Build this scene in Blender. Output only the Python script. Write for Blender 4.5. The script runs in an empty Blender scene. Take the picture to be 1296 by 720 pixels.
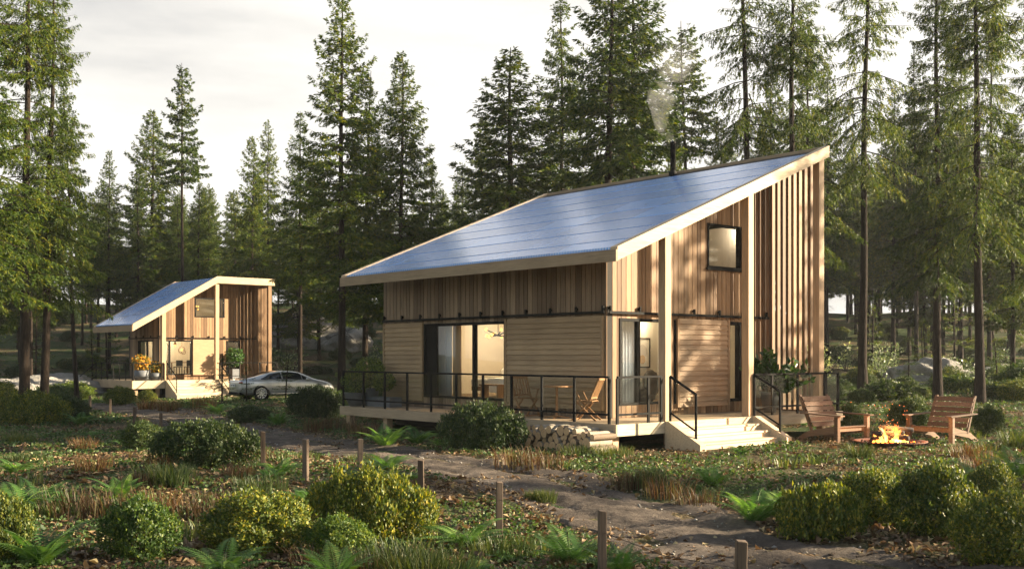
import bpy, math, random
import numpy as np
from mathutils import Vector, Matrix
R = math.radians
random.seed(7); rng = np.random.default_rng(7)
C = bpy.context.scene.collection
F_PX, CXP, HY, CAMZ = 1340.0, 648.0, 449.0, 2.02      # focal length, principal column, horizon row of the photo, eye height

# ------------------------------------------------------------------ materials
def new_mat(name):
    m = bpy.data.materials.new(name); m.use_nodes = True
    nt = m.node_tree; nt.nodes.clear()
    out = nt.nodes.new('ShaderNodeOutputMaterial')
    return m, nt, out
def N(nt, typ, **kw):
    n = nt.nodes.new(typ)
    for k, v in kw.items():
        if k.startswith('_'): setattr(n, k[1:], v)
        else: n.inputs[k.replace('__', ' ')].default_value = v
    return n
def ramp(nt, stops, fac):
    r = nt.nodes.new('ShaderNodeValToRGB'); cr = r.color_ramp
    while len(cr.elements) > 1: cr.elements.remove(cr.elements[-1])
    cr.elements[0].position = stops[0][0]; cr.elements[0].color = (*stops[0][1], 1)
    for p, c in stops[1:]:
        e = cr.elements.new(p); e.color = (*c, 1)
    nt.links.new(fac, r.inputs[0]); return r
def mix_rgb(nt, a, b, fac, mode='MIX'):
    m = nt.nodes.new('ShaderNodeMix'); m.data_type = 'RGBA'; m.blend_type = mode
    for s, v in ((m.inputs[6], a), (m.inputs[7], b), (m.inputs[0], fac)):
        if hasattr(v, 'is_linked'): nt.links.new(v, s)
        elif isinstance(v, (int, float)): s.default_value = v
        else: s.default_value = (*v, 1)
    return m.outputs[2]
def math_n(nt, op, a, b=None):
    m = nt.nodes.new('ShaderNodeMath'); m.operation = op
    for s, v in zip(m.inputs, (a, b)):
        if v is None: continue
        if hasattr(v, 'is_linked'): nt.links.new(v, s)
        else: s.default_value = v
    return m.outputs[0]
def coords(nt, scale=(1, 1, 1), kind='Object', rot=(0, 0, 0)):
    tc = nt.nodes.new('ShaderNodeTexCoord'); mp = nt.nodes.new('ShaderNodeMapping')
    mp.inputs['Scale'].default_value = scale; mp.inputs['Rotation'].default_value = rot
    nt.links.new(tc.outputs[kind], mp.inputs[0]); return mp.outputs[0]
def noise(nt, vec, scale, detail=4, rough=.55):
    n = N(nt, 'ShaderNodeTexNoise', Scale=scale, Detail=detail, Roughness=rough)
    if vec is not None: nt.links.new(vec, n.inputs['Vector'])
    return n.outputs['Fac']
def rnd_attr(nt):
    a = nt.nodes.new('ShaderNodeAttribute'); a.attribute_name = 'rnd'; return a.outputs['Fac']
def bump(nt, h, strength=.3, dist=.02):
    b = N(nt, 'ShaderNodeBump', Strength=strength, Distance=dist); nt.links.new(h, b.inputs['Height']); return b.outputs[0]

def plain(name, col, rough=.6, metal=0., var=.15, scale=8., bmp=.15, spec=.5, dist=.01):
    m, nt, out = new_mat(name)
    p = N(nt, 'ShaderNodeBsdfPrincipled', Roughness=rough, Metallic=metal)
    p.inputs['Specular IOR Level'].default_value = spec
    v = coords(nt); n = noise(nt, v, scale, 5)
    r = ramp(nt, [(.25, tuple(c * (1 - var) for c in col)), (.75, tuple(min(1, c * (1 + var)) for c in col))], n)
    nt.links.new(r.outputs[0], p.inputs['Base Color'])
    if bmp: nt.links.new(bump(nt, noise(nt, v, scale * 6, 4), bmp, dist), p.inputs['Normal'])
    nt.links.new(p.outputs[0], out.inputs[0]); return m
def wood(name, c, axis='z', tint=.22, rough=.62, grain=1., knots=True):
    m, nt, out = new_mat(name)
    p = N(nt, 'ShaderNodeBsdfPrincipled', Roughness=rough); p.inputs['Specular IOR Level'].default_value = .3
    sc = {'z': (22, 22, 1.3), 'x': (1.3, 22, 22), 'y': (22, 1.3, 22)}[axis]
    rn = rnd_attr(nt)
    v = coords(nt, sc)
    off = nt.nodes.new('ShaderNodeVectorMath'); off.operation = 'ADD'
    nt.links.new(v, off.inputs[0])
    cmb = nt.nodes.new('ShaderNodeCombineXYZ')
    for i in range(3): nt.links.new(math_n(nt, 'MULTIPLY', rn, 37. + 11 * i), cmb.inputs[i])
    nt.links.new(cmb.outputs[0], off.inputs[1])
    g = noise(nt, off.outputs[0], 1.6, 6, .62)
    lo = tuple(x * (1 - .42 * grain) for x in c); hi = tuple(min(1, x * (1 + .28 * grain)) for x in c)
    col = ramp(nt, [(.3, lo), (.5, c), (.72, hi)], g).outputs[0]
    t = ramp(nt, [(0, (1 - tint, 1 - tint * 1.15, 1 - tint * 1.3)), (1, (1 + tint * .6, 1 + tint * .55, 1 + tint * .5))], rn).outputs[0]
    col = mix_rgb(nt, col, t, 1., 'MULTIPLY')
    st = noise(nt, coords(nt, (1, 1, .35) if axis == 'z' else (1, 1, 1)), 1.1, 5, .6)      # weather stains
    col = mix_rgb(nt, col, ramp(nt, [(.3, (.80, .78, .76)), (.6, (1, 1, 1))], st).outputs[0], .8, 'MULTIPLY')
    nt.links.new(col, p.inputs['Base Color'])
    nt.links.new(bump(nt, g, .25, .006), p.inputs['Normal'])
    nt.links.new(p.outputs[0], out.inputs[0]); return m
def leaf(name, stops, trans=.35, rough=.5, spec=.35, tcol=(1.5, 1.45, .55), objvar=.35):
    m, nt, out = new_mat(name)
    rn = rnd_attr(nt)
    oi = nt.nodes.new('ShaderNodeObjectInfo')
    col = ramp(nt, stops, rn).outputs[0]
    if objvar:
        t = ramp(nt, [(0, (1 - objvar, 1 - objvar * .8, 1 - objvar * .6)), (.5, (1, 1, 1)), (1, (1 + objvar, 1 + objvar * .7, 1))], oi.outputs['Random']).outputs[0]
        col = mix_rgb(nt, col, t, 1., 'MULTIPLY')
    p = N(nt, 'ShaderNodeBsdfPrincipled', Roughness=rough); p.inputs['Specular IOR Level'].default_value = spec
    nt.links.new(col, p.inputs['Base Color'])
    tr = nt.nodes.new('ShaderNodeBsdfTranslucent')
    nt.links.new(mix_rgb(nt, col, tcol, 1., 'MULTIPLY'), tr.inputs[0])
    ms = N(nt, 'ShaderNodeMixShader', Fac=trans)
    nt.links.new(p.outputs[0], ms.inputs[1]); nt.links.new(tr.outputs[0], ms.inputs[2])
    nt.links.new(ms.outputs[0], out.inputs[0]); return m
def glass(name, tint=(.93, .95, .95), f0=.045):
    m, nt, out = new_mat(name)
    tr = nt.nodes.new('ShaderNodeBsdfTransparent'); tr.inputs[0].default_value = (*tint, 1)
    gl = N(nt, 'ShaderNodeBsdfGlossy', Roughness=.01)
    lw = N(nt, 'ShaderNodeLayerWeight', Blend=.5)
    k = math_n(nt, 'ADD', math_n(nt, 'MULTIPLY', math_n(nt, 'POWER', lw.outputs['Facing'], 5.), 1 - f0), f0)
    ms = nt.nodes.new('ShaderNodeMixShader')
    nt.links.new(k, ms.inputs[0]); nt.links.new(tr.outputs[0], ms.inputs[1]); nt.links.new(gl.outputs[0], ms.inputs[2])
    nt.links.new(ms.outputs[0], out.inputs[0]); return m
def emit(name, col, strength):
    m, nt, out = new_mat(name)
    e = N(nt, 'ShaderNodeEmission', Strength=strength); e.inputs[0].default_value = (*col, 1)
    nt.links.new(e.outputs[0], out.inputs[0]); return m

M = {}
M['plank'] = wood('siding_brown', (.262, .164, .088), 'z', .5)
M['plank_grey'] = wood('siding_weathered', (.235, .168, .112), 'z', .46)
M['lap'] = wood('cladding_tan', (.36, .248, .138), 'y', .16, grain=.6)
M['lap_x'] = wood('cladding_tan_gable', (.38, .25, .145), 'x', .12, grain=.6)
M['fascia_y'] = wood('fascia_wood_long_shaded', (.29, .21, .128), 'y', .14, grain=.7)  # darker than the gable fascia: shade of the eave side put into the colour
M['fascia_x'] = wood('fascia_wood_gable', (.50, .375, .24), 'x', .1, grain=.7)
M['post'] = wood('post_wood', (.45, .315, .195), 'z', .1, grain=.7)
M['deck'] = wood('deck_wood_shaded', (.38, .29, .19), 'y', .16, grain=.55)  # darker than the stair wood: shade of the long deck edge in the colour
M['deck_x'] = wood('stair_wood', (.52, .42, .29), 'x', .12, grain=.5)
M['black'] = plain('black_metal', (.007, .0065, .006), .7, 0., .2, 20, .05, .12)
M['dark'] = plain('dark_backing', (.02, .017, .014), .9, 0, .1, 3, 0)
M['glass'] = glass('window_glass'); M['railglass'] = glass('railing_glass', (.93, .94, .93), .02)
M['cream'] = plain('interior_plaster', (.72, .66, .55), .8, 0, .05, 2, .05)
M['floor_in'] = wood('interior_floor', (.36, .26, .17), 'x', .2)
M['pot'] = plain('grey_pot', (.125, .13, .14), .6, 0, .2, 5, .2)
M['teak'] = wood('teak_chair', (.30, .165, .075), 'z', .18, grain=.6)
M['cedar'] = wood('lounge_chair_wood', (.165, .108, .072), 'x', .45, grain=1.1, rough=.75)
M['fencepost'] = wood('fence_post_wood', (.125, .094, .070), 'z', .45, grain=1.1, rough=.85)
M['rock'] = plain('pale_rock', (.25, .235, .21), .9, 0, .5, 1.6, .9, .2, .12)
M['soil'] = plain('pot_soil', (.04, .03, .02), 1, 0, .3, 20, .3)
M['spruce'] = leaf('spruce_needles', [(0, (.014, .034, .007)), (.4, (.034, .068, .010)), (.75, (.080, .116, .013)), (1, (.15, .158, .016))], .34, .55, .25, (1.7, 1.5, .45), .3)
M['shrub'] = leaf('shrub_leaves', [(0, (0.0264, 0.0504, 0.012)), (0.4, (0.072, 0.1056, 0.018)), (0.7, (0.18, 0.192, 0.0288)), (1, (0.384, 0.312, 0.048))], .3, .5, .28)
M['shrub_g'] = leaf('green_shrub_leaves', [(0, (0.0275, 0.06, 0.0125)), (0.55, (0.0775, 0.1313, 0.025)), (1, (0.25, 0.275, 0.0375))], .3, .5, .28)
M['shrub_d'] = leaf('dark_shrub_leaves', [(0, (0.02, 0.04, 0.015)), (0.6, (0.0375, 0.065, 0.02)), (1, (0.1063, 0.125, 0.0225))], .28, .5, .28)
M['fern'] = leaf('fern_fronds', [(0, (0.0338, 0.0845, 0.0208)), (0.6, (0.0715, 0.1495, 0.0338)), (1, (0.143, 0.221, 0.052))], .42, .5, .3, (1.3, 1.4, .6), .35)
M['grass_g'] = leaf('green_grass', [(0, (.03, .05, .015)), (.7, (.07, .10, .03)), (1, (.15, .15, .06))], .3, .5, .3)
M['grass_r'] = leaf('russet_grass', [(0, (.045, .026, .014)), (.4, (.10, .052, .028)), (.7, (.16, .092, .048)), (.85, (.07, .075, .025)), (1, (.19, .15, .075))], .3, .55, .25, (1.4, 1.2, .7))
M['pale'] = leaf('pale_sapling_leaves', [(0, (.07, .11, .045)), (.6, (.15, .2, .10)), (1, (.33, .36, .24))], .4, .4, .5, (1.2, 1.2, .8))
M['glossy'] = leaf('glossy_leaves', [(0, (.02, .055, .012)), (.6, (.05, .115, .022)), (1, (.11, .19, .035))], .3, .35, .45)
M['flower'] = leaf('orange_flowers', [(0, (.05, .08, .02)), (.5, (.1, .12, .02)), (.55, (.5, .22, .02)), (1, (.62, .36, .04))], .25, .5, .3)
M['litter'] = leaf('dead_leaves', [(0, (.075, .045, .024)), (.5, (.16, .10, .055)), (.85, (.27, .19, .10)), (1, (.36, .30, .15))], .15, .6, .3, (1.2, 1., .7), 0)
M['cover'] = leaf('ground_cover_leaves', [(0, (0.027, 0.0567, 0.0162)), (0.6, (0.0567, 0.1013, 0.0297)), (1, (0.1148, 0.1553, 0.0459))], .3, .5, .3, (1.4, 1.4, .6), 0)
def bark_mat():
    m, nt, out = new_mat('spruce_bark')
    p = N(nt, 'ShaderNodeBsdfPrincipled', Roughness=.92); p.inputs['Specular IOR Level'].default_value = .15
    n = noise(nt, coords(nt, (14, 14, 3)), 1.2, 7, .68)
    nt.links.new(ramp(nt, [(.3, (.009, .007, .0055)), (.55, (.027, .019, .014)), (.78, (.062, .046, .034))], n).outputs[0], p.inputs['Base Color'])
    nt.links.new(bump(nt, n, .9, .05), p.inputs['Normal']); nt.links.new(p.outputs[0], out.inputs[0]); return m
M['bark'] = bark_mat()
def solar_mat():
    m, nt, out = new_mat('solar_glass')
    p = N(nt, 'ShaderNodeBsdfPrincipled', Roughness=.26); p.inputs['IOR'].default_value = 1.5
    tc = nt.nodes.new('ShaderNodeTexCoord'); sp = nt.nodes.new('ShaderNodeSeparateXYZ'); nt.links.new(tc.outputs['Object'], sp.inputs[0])
    def lines(o, pitch, w):
        f = math_n(nt, 'FRACT', math_n(nt, 'MULTIPLY', o, 1 / pitch)); return math_n(nt, 'LESS_THAN', f, w)
    cell = mix_rgb(nt, (.055, .20, .60), (.10, .31, .74), noise(nt, tc.outputs['Object'], 2.2, 3))
    rn = rnd_attr(nt)
    cell = mix_rgb(nt, cell, ramp(nt, [(0, (.72, .76, .8)), (1, (1.2, 1.2, 1.15))], rn).outputs[0], 1., 'MULTIPLY')
    c = mix_rgb(nt, cell, (.66, .76, .88), math_n(nt, 'MULTIPLY', lines(sp.outputs[1], .085, .24), .9))
    c = mix_rgb(nt, c, (.30, .38, .56), math_n(nt, 'MULTIPLY', lines(sp.outputs[0], .158, .05), .6))
    nt.links.new(c, p.inputs['Base Color'])
    p.inputs['Coat Weight'].default_value = .6; p.inputs['Coat Roughness'].default_value = .16
    nt.links.new(p.outputs[0], out.inputs[0]); return m
M['solar'] = solar_mat()

# ------------------------------------------------------------------ mesh builder
class MB:
    def __init__(s): s.v = []; s.f = []; s.r = []
    def add(s, vs, fs, r=None):
        b = len(s.v); s.v += [tuple(p) for p in vs]; s.f += [tuple(b + i for i in f) for f in fs]
        s.r += [random.random() if r is None else r] * len(vs); return s
    def box(s, x0, x1, y0, y1, z0, z1, r=None):
        return s.add([(x0, y0, z0), (x1, y0, z0), (x1, y1, z0), (x0, y1, z0), (x0, y0, z1), (x1, y0, z1), (x1, y1, z1), (x0, y1, z1)],
                     [(3, 2, 1, 0), (4, 5, 6, 7), (0, 1, 5, 4), (1, 2, 6, 5), (2, 3, 7, 6), (3, 0, 4, 7)], r)
    def hexa(s, p8, r=None):
        return s.add(p8, [(3, 2, 1, 0), (4, 5, 6, 7), (0, 1, 5, 4), (1, 2, 6, 5), (2, 3, 7, 6), (3, 0, 4, 7)], r)
    def beam(s, p0, p1, w, h, up=(0, 0, 1), r=None):
        p0 = Vector(p0); p1 = Vector(p1); d = (p1 - p0).normalized(); up = Vector(up)
        if abs(d.dot(up)) > .99: up = Vector((1, 0, 0))
        sx = d.cross(up).normalized() * w / 2; sy = sx.cross(d).normalized() * h / 2
        return s.hexa([p0 - sx - sy, p0 + sx - sy, p0 + sx + sy, p0 - sx + sy, p1 - sx - sy, p1 + sx - sy, p1 + sx + sy, p1 - sx + sy], r)
    def tube(s, pts, rad, n=8, r=None, cap=True):
        pts = [Vector(p) for p in pts]
        if not hasattr(rad, '__len__'): rad = [rad] * len(pts)
        vs = []; fs = []
        for i, p in enumerate(pts):
            d = (pts[min(i + 1, len(pts) - 1)] - pts[max(i - 1, 0)]).normalized()
            a = Vector((0, 0, 1)) if abs(d.z) < .9 else Vector((1, 0, 0))
            u = d.cross(a).normalized(); w = d.cross(u)
            for k in range(n):
                t = 2 * math.pi * k / n; vs.append(p + (u * math.cos(t) + w * math.sin(t)) * rad[i])
        for i in range(len(pts) - 1):
            for k in range(n):
                a = i * n + k; b = i * n + (k + 1) % n; fs.append((a, b, b + n, a + n))
        if cap: fs.append(tuple(range(n - 1, -1, -1))); fs.append(tuple(range((len(pts) - 1) * n, len(pts) * n)))
        return s.add(vs, fs, r)
    def lathe(s, prof, n=20, c=(0, 0, 0), r=None):
        vs = [(c[0] + q * math.cos(2 * math.pi * k / n), c[1] + q * math.sin(2 * math.pi * k / n), c[2] + z) for q, z in prof for k in range(n)]
        fs = [(i * n + k, i * n + (k + 1) % n, (i + 1) * n + (k + 1) % n, (i + 1) * n + k) for i in range(len(prof) - 1) for k in range(n)]
        return s.add(vs, fs, r)
    def prism(s, poly, f0, f1, r=None):          # poly of 2d points, f0/f1 map a point to 3d
        n = len(poly); vs = [f0(*p) for p in poly] + [f1(*p) for p in poly]
        fs = [tuple(range(n)), tuple(range(2 * n - 1, n - 1, -1))] + [((i + 1) % n, i, i + n, (i + 1) % n + n) for i in range(n)]
        return s.add(vs, fs, r)
    def blob(s, c, rad, seg=14, rings=9, amp=.12, seed=0, fl=.0):
        rs = random.Random(seed); ph = [(rs.uniform(1, 4), rs.uniform(1, 4), rs.uniform(1, 4), rs.uniform(0, 6)) for _ in range(5)]
        vs = []; fs = []
        for i in range(rings + 1):
            th = math.pi * i / rings
            for k in range(seg):
                a = 2 * math.pi * k / seg; d = Vector((math.sin(th) * math.cos(a), math.sin(th) * math.sin(a), math.cos(th)))
                q = 1 + amp * sum(math.sin(p[0] * 1.7 * d.x + p[1] * 1.7 * d.y + p[2] * 1.7 * d.z + p[3]) for p in ph) / 2
                vs.append((c[0] + d.x * rad[0] * q, c[1] + d.y * rad[1] * q, c[2] + d.z * rad[2] * q))
        for i in range(rings):
            for k in range(seg): fs.append((i * seg + k, (i + 1) * seg + k, (i + 1) * seg + (k + 1) % seg, i * seg + (k + 1) % seg))
        return s.add(vs, fs)
    def build(s, name, mat, parent=None, smooth=False, bevel=0):
        return mesh_obj(name, np.array(s.v, dtype=np.float32), s.f, np.array(s.r, dtype=np.float32), mat, parent, smooth, bevel)
def mesh_obj(name, V, Fc, rnd, mat, parent=None, smooth=False, bevel=0):
    me = bpy.data.meshes.new(name)
    if isinstance(Fc, np.ndarray):
        nf, k = Fc.shape
        me.vertices.add(len(V)); me.vertices.foreach_set('co', np.ascontiguousarray(V, dtype=np.float32).ravel())
        me.loops.add(nf * k); me.loops.foreach_set('vertex_index', np.ascontiguousarray(Fc, dtype=np.int32).ravel())
        me.polygons.add(nf); me.polygons.foreach_set('loop_start', np.arange(0, nf * k, k, dtype=np.int32))
        me.polygons.foreach_set('loop_total', np.full(nf, k, dtype=np.int32))
        me.update(calc_edges=True)
    else:
        me.from_pydata([tuple(map(float, p)) for p in V], [], Fc); me.update()
    if rnd is not None:
        at = me.attributes.new('rnd', 'FLOAT', 'POINT'); at.data.foreach_set('value', np.ascontiguousarray(rnd, dtype=np.float32))
    if mat is not None: me.materials.append(mat)
    if smooth: me.polygons.foreach_set('use_smooth', np.ones(len(me.polygons), dtype=bool))
    o = bpy.data.objects.new(name, me); C.objects.link(o)
    if parent: o.parent = parent
    if bevel:
        b = o.modifiers.new('edge', 'BEVEL'); b.width = bevel; b.segments = 2; b.limit_method = 'ANGLE'
    return o
def tag(o, label=None, cat=None, group=None, kind=None):
    if label: o['label'] = label
    if cat: o['category'] = cat
    if group: o['group'] = group
    if kind: o['kind'] = kind
    return o
def thing(name, label, cat, loc=(0, 0, 0), rz=0, group=None):
    o = bpy.data.objects.new(name, None); C.objects.link(o); o.empty_display_size = .2
    o.location = loc; o.rotation_euler = (0, 0, rz); return tag(o, label, cat, group)
def dup(root, loc, rz=0, sc=(1, 1, 1), label=None, group=None, tilt=(0, 0), cat=None):
    r = root.copy(); C.objects.link(r); r.location = loc; r.rotation_euler = (tilt[0], tilt[1], rz); r.scale = sc
    if label: r['label'] = label
    if group: r['group'] = group
    if cat: r['category'] = cat
    for ch in list(root.children):
        c = ch.copy(); C.objects.link(c); c.parent = r
        for g_ in list(ch.children):
            d = g_.copy(); C.objects.link(d); d.parent = c
    return r
class Kind:            # a prototype whose first placement is the prototype itself
    def __init__(s, root): s.root = root; s.used = False
    def put(s, loc, rz=0, sc=(1, 1, 1), label=None, group=None, tilt=(0, 0)):
        if not s.used:
            s.used = True; r = s.root; r.location = loc; r.rotation_euler = (tilt[0], tilt[1], rz); r.scale = sc
            if label: r['label'] = label
            if group: r['group'] = group
            return r
        return dup(s.root, loc, rz, sc, label, group, tilt)

# ------------------------------------------------------------------ terrain
VN = rng.random((256, 256))
def vn(x, y):
    x = np.asarray(x, float); y = np.asarray(y, float); xi = np.floor(x).astype(int); yi = np.floor(y).astype(int)
    fx = x - xi; fy = y - yi; fx = fx * fx * (3 - 2 * fx); fy = fy * fy * (3 - 2 * fy)
    a = VN[xi % 256, yi % 256]; b = VN[(xi + 1) % 256, yi % 256]; c = VN[xi % 256, (yi + 1) % 256]; d = VN[(xi + 1) % 256, (yi + 1) % 256]
    return (a * (1 - fx) + b * fx) * (1 - fy) + (c * (1 - fx) + d * fx) * fy
def sst(t): t = np.clip(t, 0, 1); return t * t * (3 - 2 * t)
HC = (2.14, 24.0); HA = math.atan2(.6536, .757)         # main house wall corner, heading of its gable side
PATH = [(5.6, 6.0), (3.6, 9.4), (2.36, 11.4), (1.35, 13.9), (-.1, 17.2), (-1.78, 20.0), (-3.58, 22.2), (-5.8, 25.5), (-7.9, 29), (-11.2, 35), (-15.4, 41.5), (-20.5, 47), (-30, 52), (-45, 56)]
PD = np.array(PATH)
def path_dist(x, y):
    x = np.asarray(x, float); y = np.asarray(y, float); best = np.full(np.broadcast(x, y).shape, 1e9)
    for (ax, ay), (bx, by) in zip(PATH[:-1], PATH[1:]):
        dx, dy = bx - ax, by - ay; t = np.clip(((x - ax) * dx + (y - ay) * dy) / (dx * dx + dy * dy), 0, 1)
        best = np.minimum(best, np.hypot(x - ax - t * dx, y - ay - t * dy))
    return best
def house_local(x, y):
    dx = np.asarray(x, float) - HC[0]; dy = np.asarray(y, float) - HC[1]
    return .757 * dx + .6536 * dy, -.6536 * dx + .757 * dy
def g(x, y):
    x = np.asarray(x, float); y = np.asarray(y, float)
    s1 = sst((y - 60) / 70.)
    z = s1 * (1.6 * sst((26 - x) / 42.) + 6.4)
    z = z + .24 * np.exp(-((x + 3.4) / 3.6) ** 2 - ((y - 15.4) / 3.2) ** 2) + .15 * np.exp(-((x + 9) / 6) ** 2 - ((y - 17) / 7) ** 2)
    z = z - .45 * np.exp(-((x + 17) / 9) ** 2 - ((y - 56) / 9) ** 2)
    z = z + .42 * sst((y - 29) / 16) * sst((x - 5) / 9)
    v, u = house_local(x, y)
    dh = np.maximum(np.maximum(-3.2 - v, v - 7.2), np.maximum(-4.2 - u, u - 10)); fl = sst(dh / 2.5)
    pd = path_dist(x, y); fp = .25 + .75 * sst((pd - .8) / 1.2)
    und = .16 * (vn(x / 3.1 + 9, y / 3.1) - .5) + .07 * (vn(x / .9, y / .9 + 40) - .5)
    und = und + 1.0 * s1 * (vn(x / 9, y / 9 + 70) - .5)
    z = z + und * fl * fp - .07 * (1 - sst((pd - .7) / .9)) * fl
    return z
def gz(x, y): return float(g(x, y))
def at(px, py, Y): return ((px - CXP) / F_PX * Y, Y, CAMZ + (HY - py) / F_PX * Y)
def gpx(px, py):               # where the ray through a photo pixel meets the ground
    Y = 5.
    while Y < 200:
        if CAMZ + (HY - py) / F_PX * Y <= gz((px - CXP) / F_PX * Y, Y): break
        Y *= 1.004
    x = (px - CXP) / F_PX * Y
    return x, Y, gz(x, Y)
def gat(px, Y): x = (px - CXP) / F_PX * Y; return x, Y, gz(x, Y)
def fwd(x, y): return (CXP + F_PX * x / y, y)

def build_ground():
    def axis(lo, hi, pts):
        out = [lo]; 
        while out[-1] < hi:
            a = out[-1]; st = np.interp(a, [p[0] for p in pts], [p[1] for p in pts]); out.append(a + st)
        return np.array(out)
    xs = axis(-255, 250, [(-260, 14), (-120, 6), (-40, 1.), (-14, .16), (14, .16), (40, 1.), (120, 6), (260, 14)])
    ys = axis(-78, 400, [(-120, 10), (0, 1.5), (7, .16), (30, .18), (60, .7), (120, 3), (700, 20)])
    X, Y = np.meshgrid(xs, ys); Z = g(X, Y)
    V = np.stack([X, Y, Z], -1).reshape(-1, 3); nx = len(xs); i, j = np.meshgrid(np.arange(nx - 1), np.arange(len(ys) - 1)); b = (j * nx + i).ravel()
    Fc = np.stack([b, b + 1, b + nx + 1, b + nx], -1)
    m, nt, out = new_mat('forest_floor')
    p = N(nt, 'ShaderNodeBsdfPrincipled', Roughness=.95); p.inputs['Specular IOR Level'].default_value = .1
    v = coords(nt)
    n1 = noise(nt, v, .55, 5, .6); n2 = noise(nt, v, 9, 6, .65); n3 = noise(nt, v, 34, 4, .6)
    vo = N(nt, 'ShaderNodeTexVoronoi', Scale=26.); nt.links.new(v, vo.inputs['Vector'])
    leafc = ramp(nt, [(0, (.03, .02, .012)), (.3, (.085, .055, .032)), (.6, (.17, .115, .065)), (.9, (.25, .185, .105))], vo.outputs['Color']).outputs[0]
    soil = ramp(nt, [(.3, (.02, .014, .009)), (.7, (.06, .043, .028))], n2).outputs[0]
    litter = mix_rgb(nt, soil, leafc, ramp(nt, [(.38, (0, 0, 0)), (.55, (1, 1, 1))], n2).outputs[0])
    moss = ramp(nt, [(.3, (.018, .034, .011)), (.6, (.04, .062, .02)), (.8, (.07, .085, .03))], n3).outputs[0]
    n4 = noise(nt, v, .16, 3, .5)
    col = mix_rgb(nt, litter, moss, ramp(nt, [(.44, (0, 0, 0)), (.58, (1, 1, 1))], math_n(nt, 'ADD', math_n(nt, 'MULTIPLY', n1, .65), math_n(nt, 'MULTIPLY', n4, .4))).outputs[0])
    nt.links.new(col, p.inputs['Base Color'])
    h = math_n(nt, 'ADD', math_n(nt, 'MULTIPLY', n2, .6), math_n(nt, 'MULTIPLY', vo.outputs['Distance'], .5))
    nt.links.new(bump(nt, h, .9, .06), p.inputs['Normal']); nt.links.new(p.outputs[0], out.inputs[0])
    o = mesh_obj('ground', V, Fc, None, m, None, True); tag(o, kind='structure')
    # dirt path
    pts = []
    for k in range(len(PATH) - 1):                      # Catmull-Rom
        p0 = PD[max(k - 1, 0)]; p1 = PD[k]; p2 = PD[k + 1]; p3 = PD[min(k + 2, len(PD) - 1)]
        for t in np.arange(0, 1, .018):
            pts.append(.5 * (2 * p1 + (p2 - p0) * t + (2 * p0 - 5 * p1 + 4 * p2 - p3) * t * t + (3 * p1 - p0 - 3 * p2 + p3) * t ** 3))
    pts = np.array(pts); d = np.gradient(pts, axis=0); d /= np.linalg.norm(d, axis=1)[:, None]; nrm = np.stack([-d[:, 1], d[:, 0]], -1)
    L = np.concatenate([[0], np.cumsum(np.linalg.norm(np.diff(pts, axis=0), axis=1))])
    W = 45; cols = []
    wl = 1.15 + .75 * (vn(L / 1.1, 3.3) - .5) + .5 * (vn(L / .35, 8.3) - .5); wr = 1.25 + .8 * (vn(L / 1.2, 13.3) - .5) + .5 * (vn(L / .33, 18.3) - .5)
    for j in range(W):
        q = -1 + 2 * j / (W - 1); off = np.where(q < 0, q * wl, q * wr)
        P = pts + nrm * off[:, None]; z = g(P[:, 0], P[:, 1]) + .012
        rut = -.045 * (np.exp(-((abs(q) - .5) / .16) ** 2)) + .05 * (vn(P[:, 0] * 2.2, P[:, 1] * 2.2) - .5) + .045 * np.abs(vn(P[:, 0] * 5.5 + 3, P[:, 1] * 4 + 8) - .5) + .022 * (vn(P[:, 0] * 13, P[:, 1] * 11) - .5) + .012
        z = z + np.where(abs(q) > .96, -.012, rut + .02 * (1 - abs(q)))
        cols.append(np.stack([P[:, 0], P[:, 1], z], -1))
    V = np.stack(cols, 1).reshape(-1, 3); i, j = np.meshgrid(np.arange(W - 1), np.arange(len(pts) - 1)); b = (j * W + i).ravel()
    m, nt, out = new_mat('packed_dirt')
    p = N(nt, 'ShaderNodeBsdfPrincipled', Roughness=.9); p.inputs['Specular IOR Level'].default_value = .25
    v = coords(nt); n1 = noise(nt, v, 1.3, 6, .6); n2 = noise(nt, v, 14, 7, .7); n3 = noise(nt, v, 60, 4, .6)
    c = ramp(nt, [(.3, (.042, .032, .026)), (.5, (.088, .070, .056)), (.72, (.19, .155, .125))], n1).outputs[0]
    c = mix_rgb(nt, c, ramp(nt, [(.3, (.45, .42, .4)), (.6, (1.1, 1.08, 1.05))], n2).outputs[0], .9, 'MULTIPLY')
    nt.links.new(c, p.inputs['Base Color'])
    nt.links.new(bump(nt, math_n(nt, 'ADD', n2, math_n(nt, 'MULTIPLY', n3, .3)), 1., .06), p.inputs['Normal']); nt.links.new(p.outputs[0], out.inputs[0])
    o = mesh_obj('path', V, np.stack([b, b + 1, b + W + 1, b + W], -1), None, m, None, True); tag(o, kind='structure')
build_ground()
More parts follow.
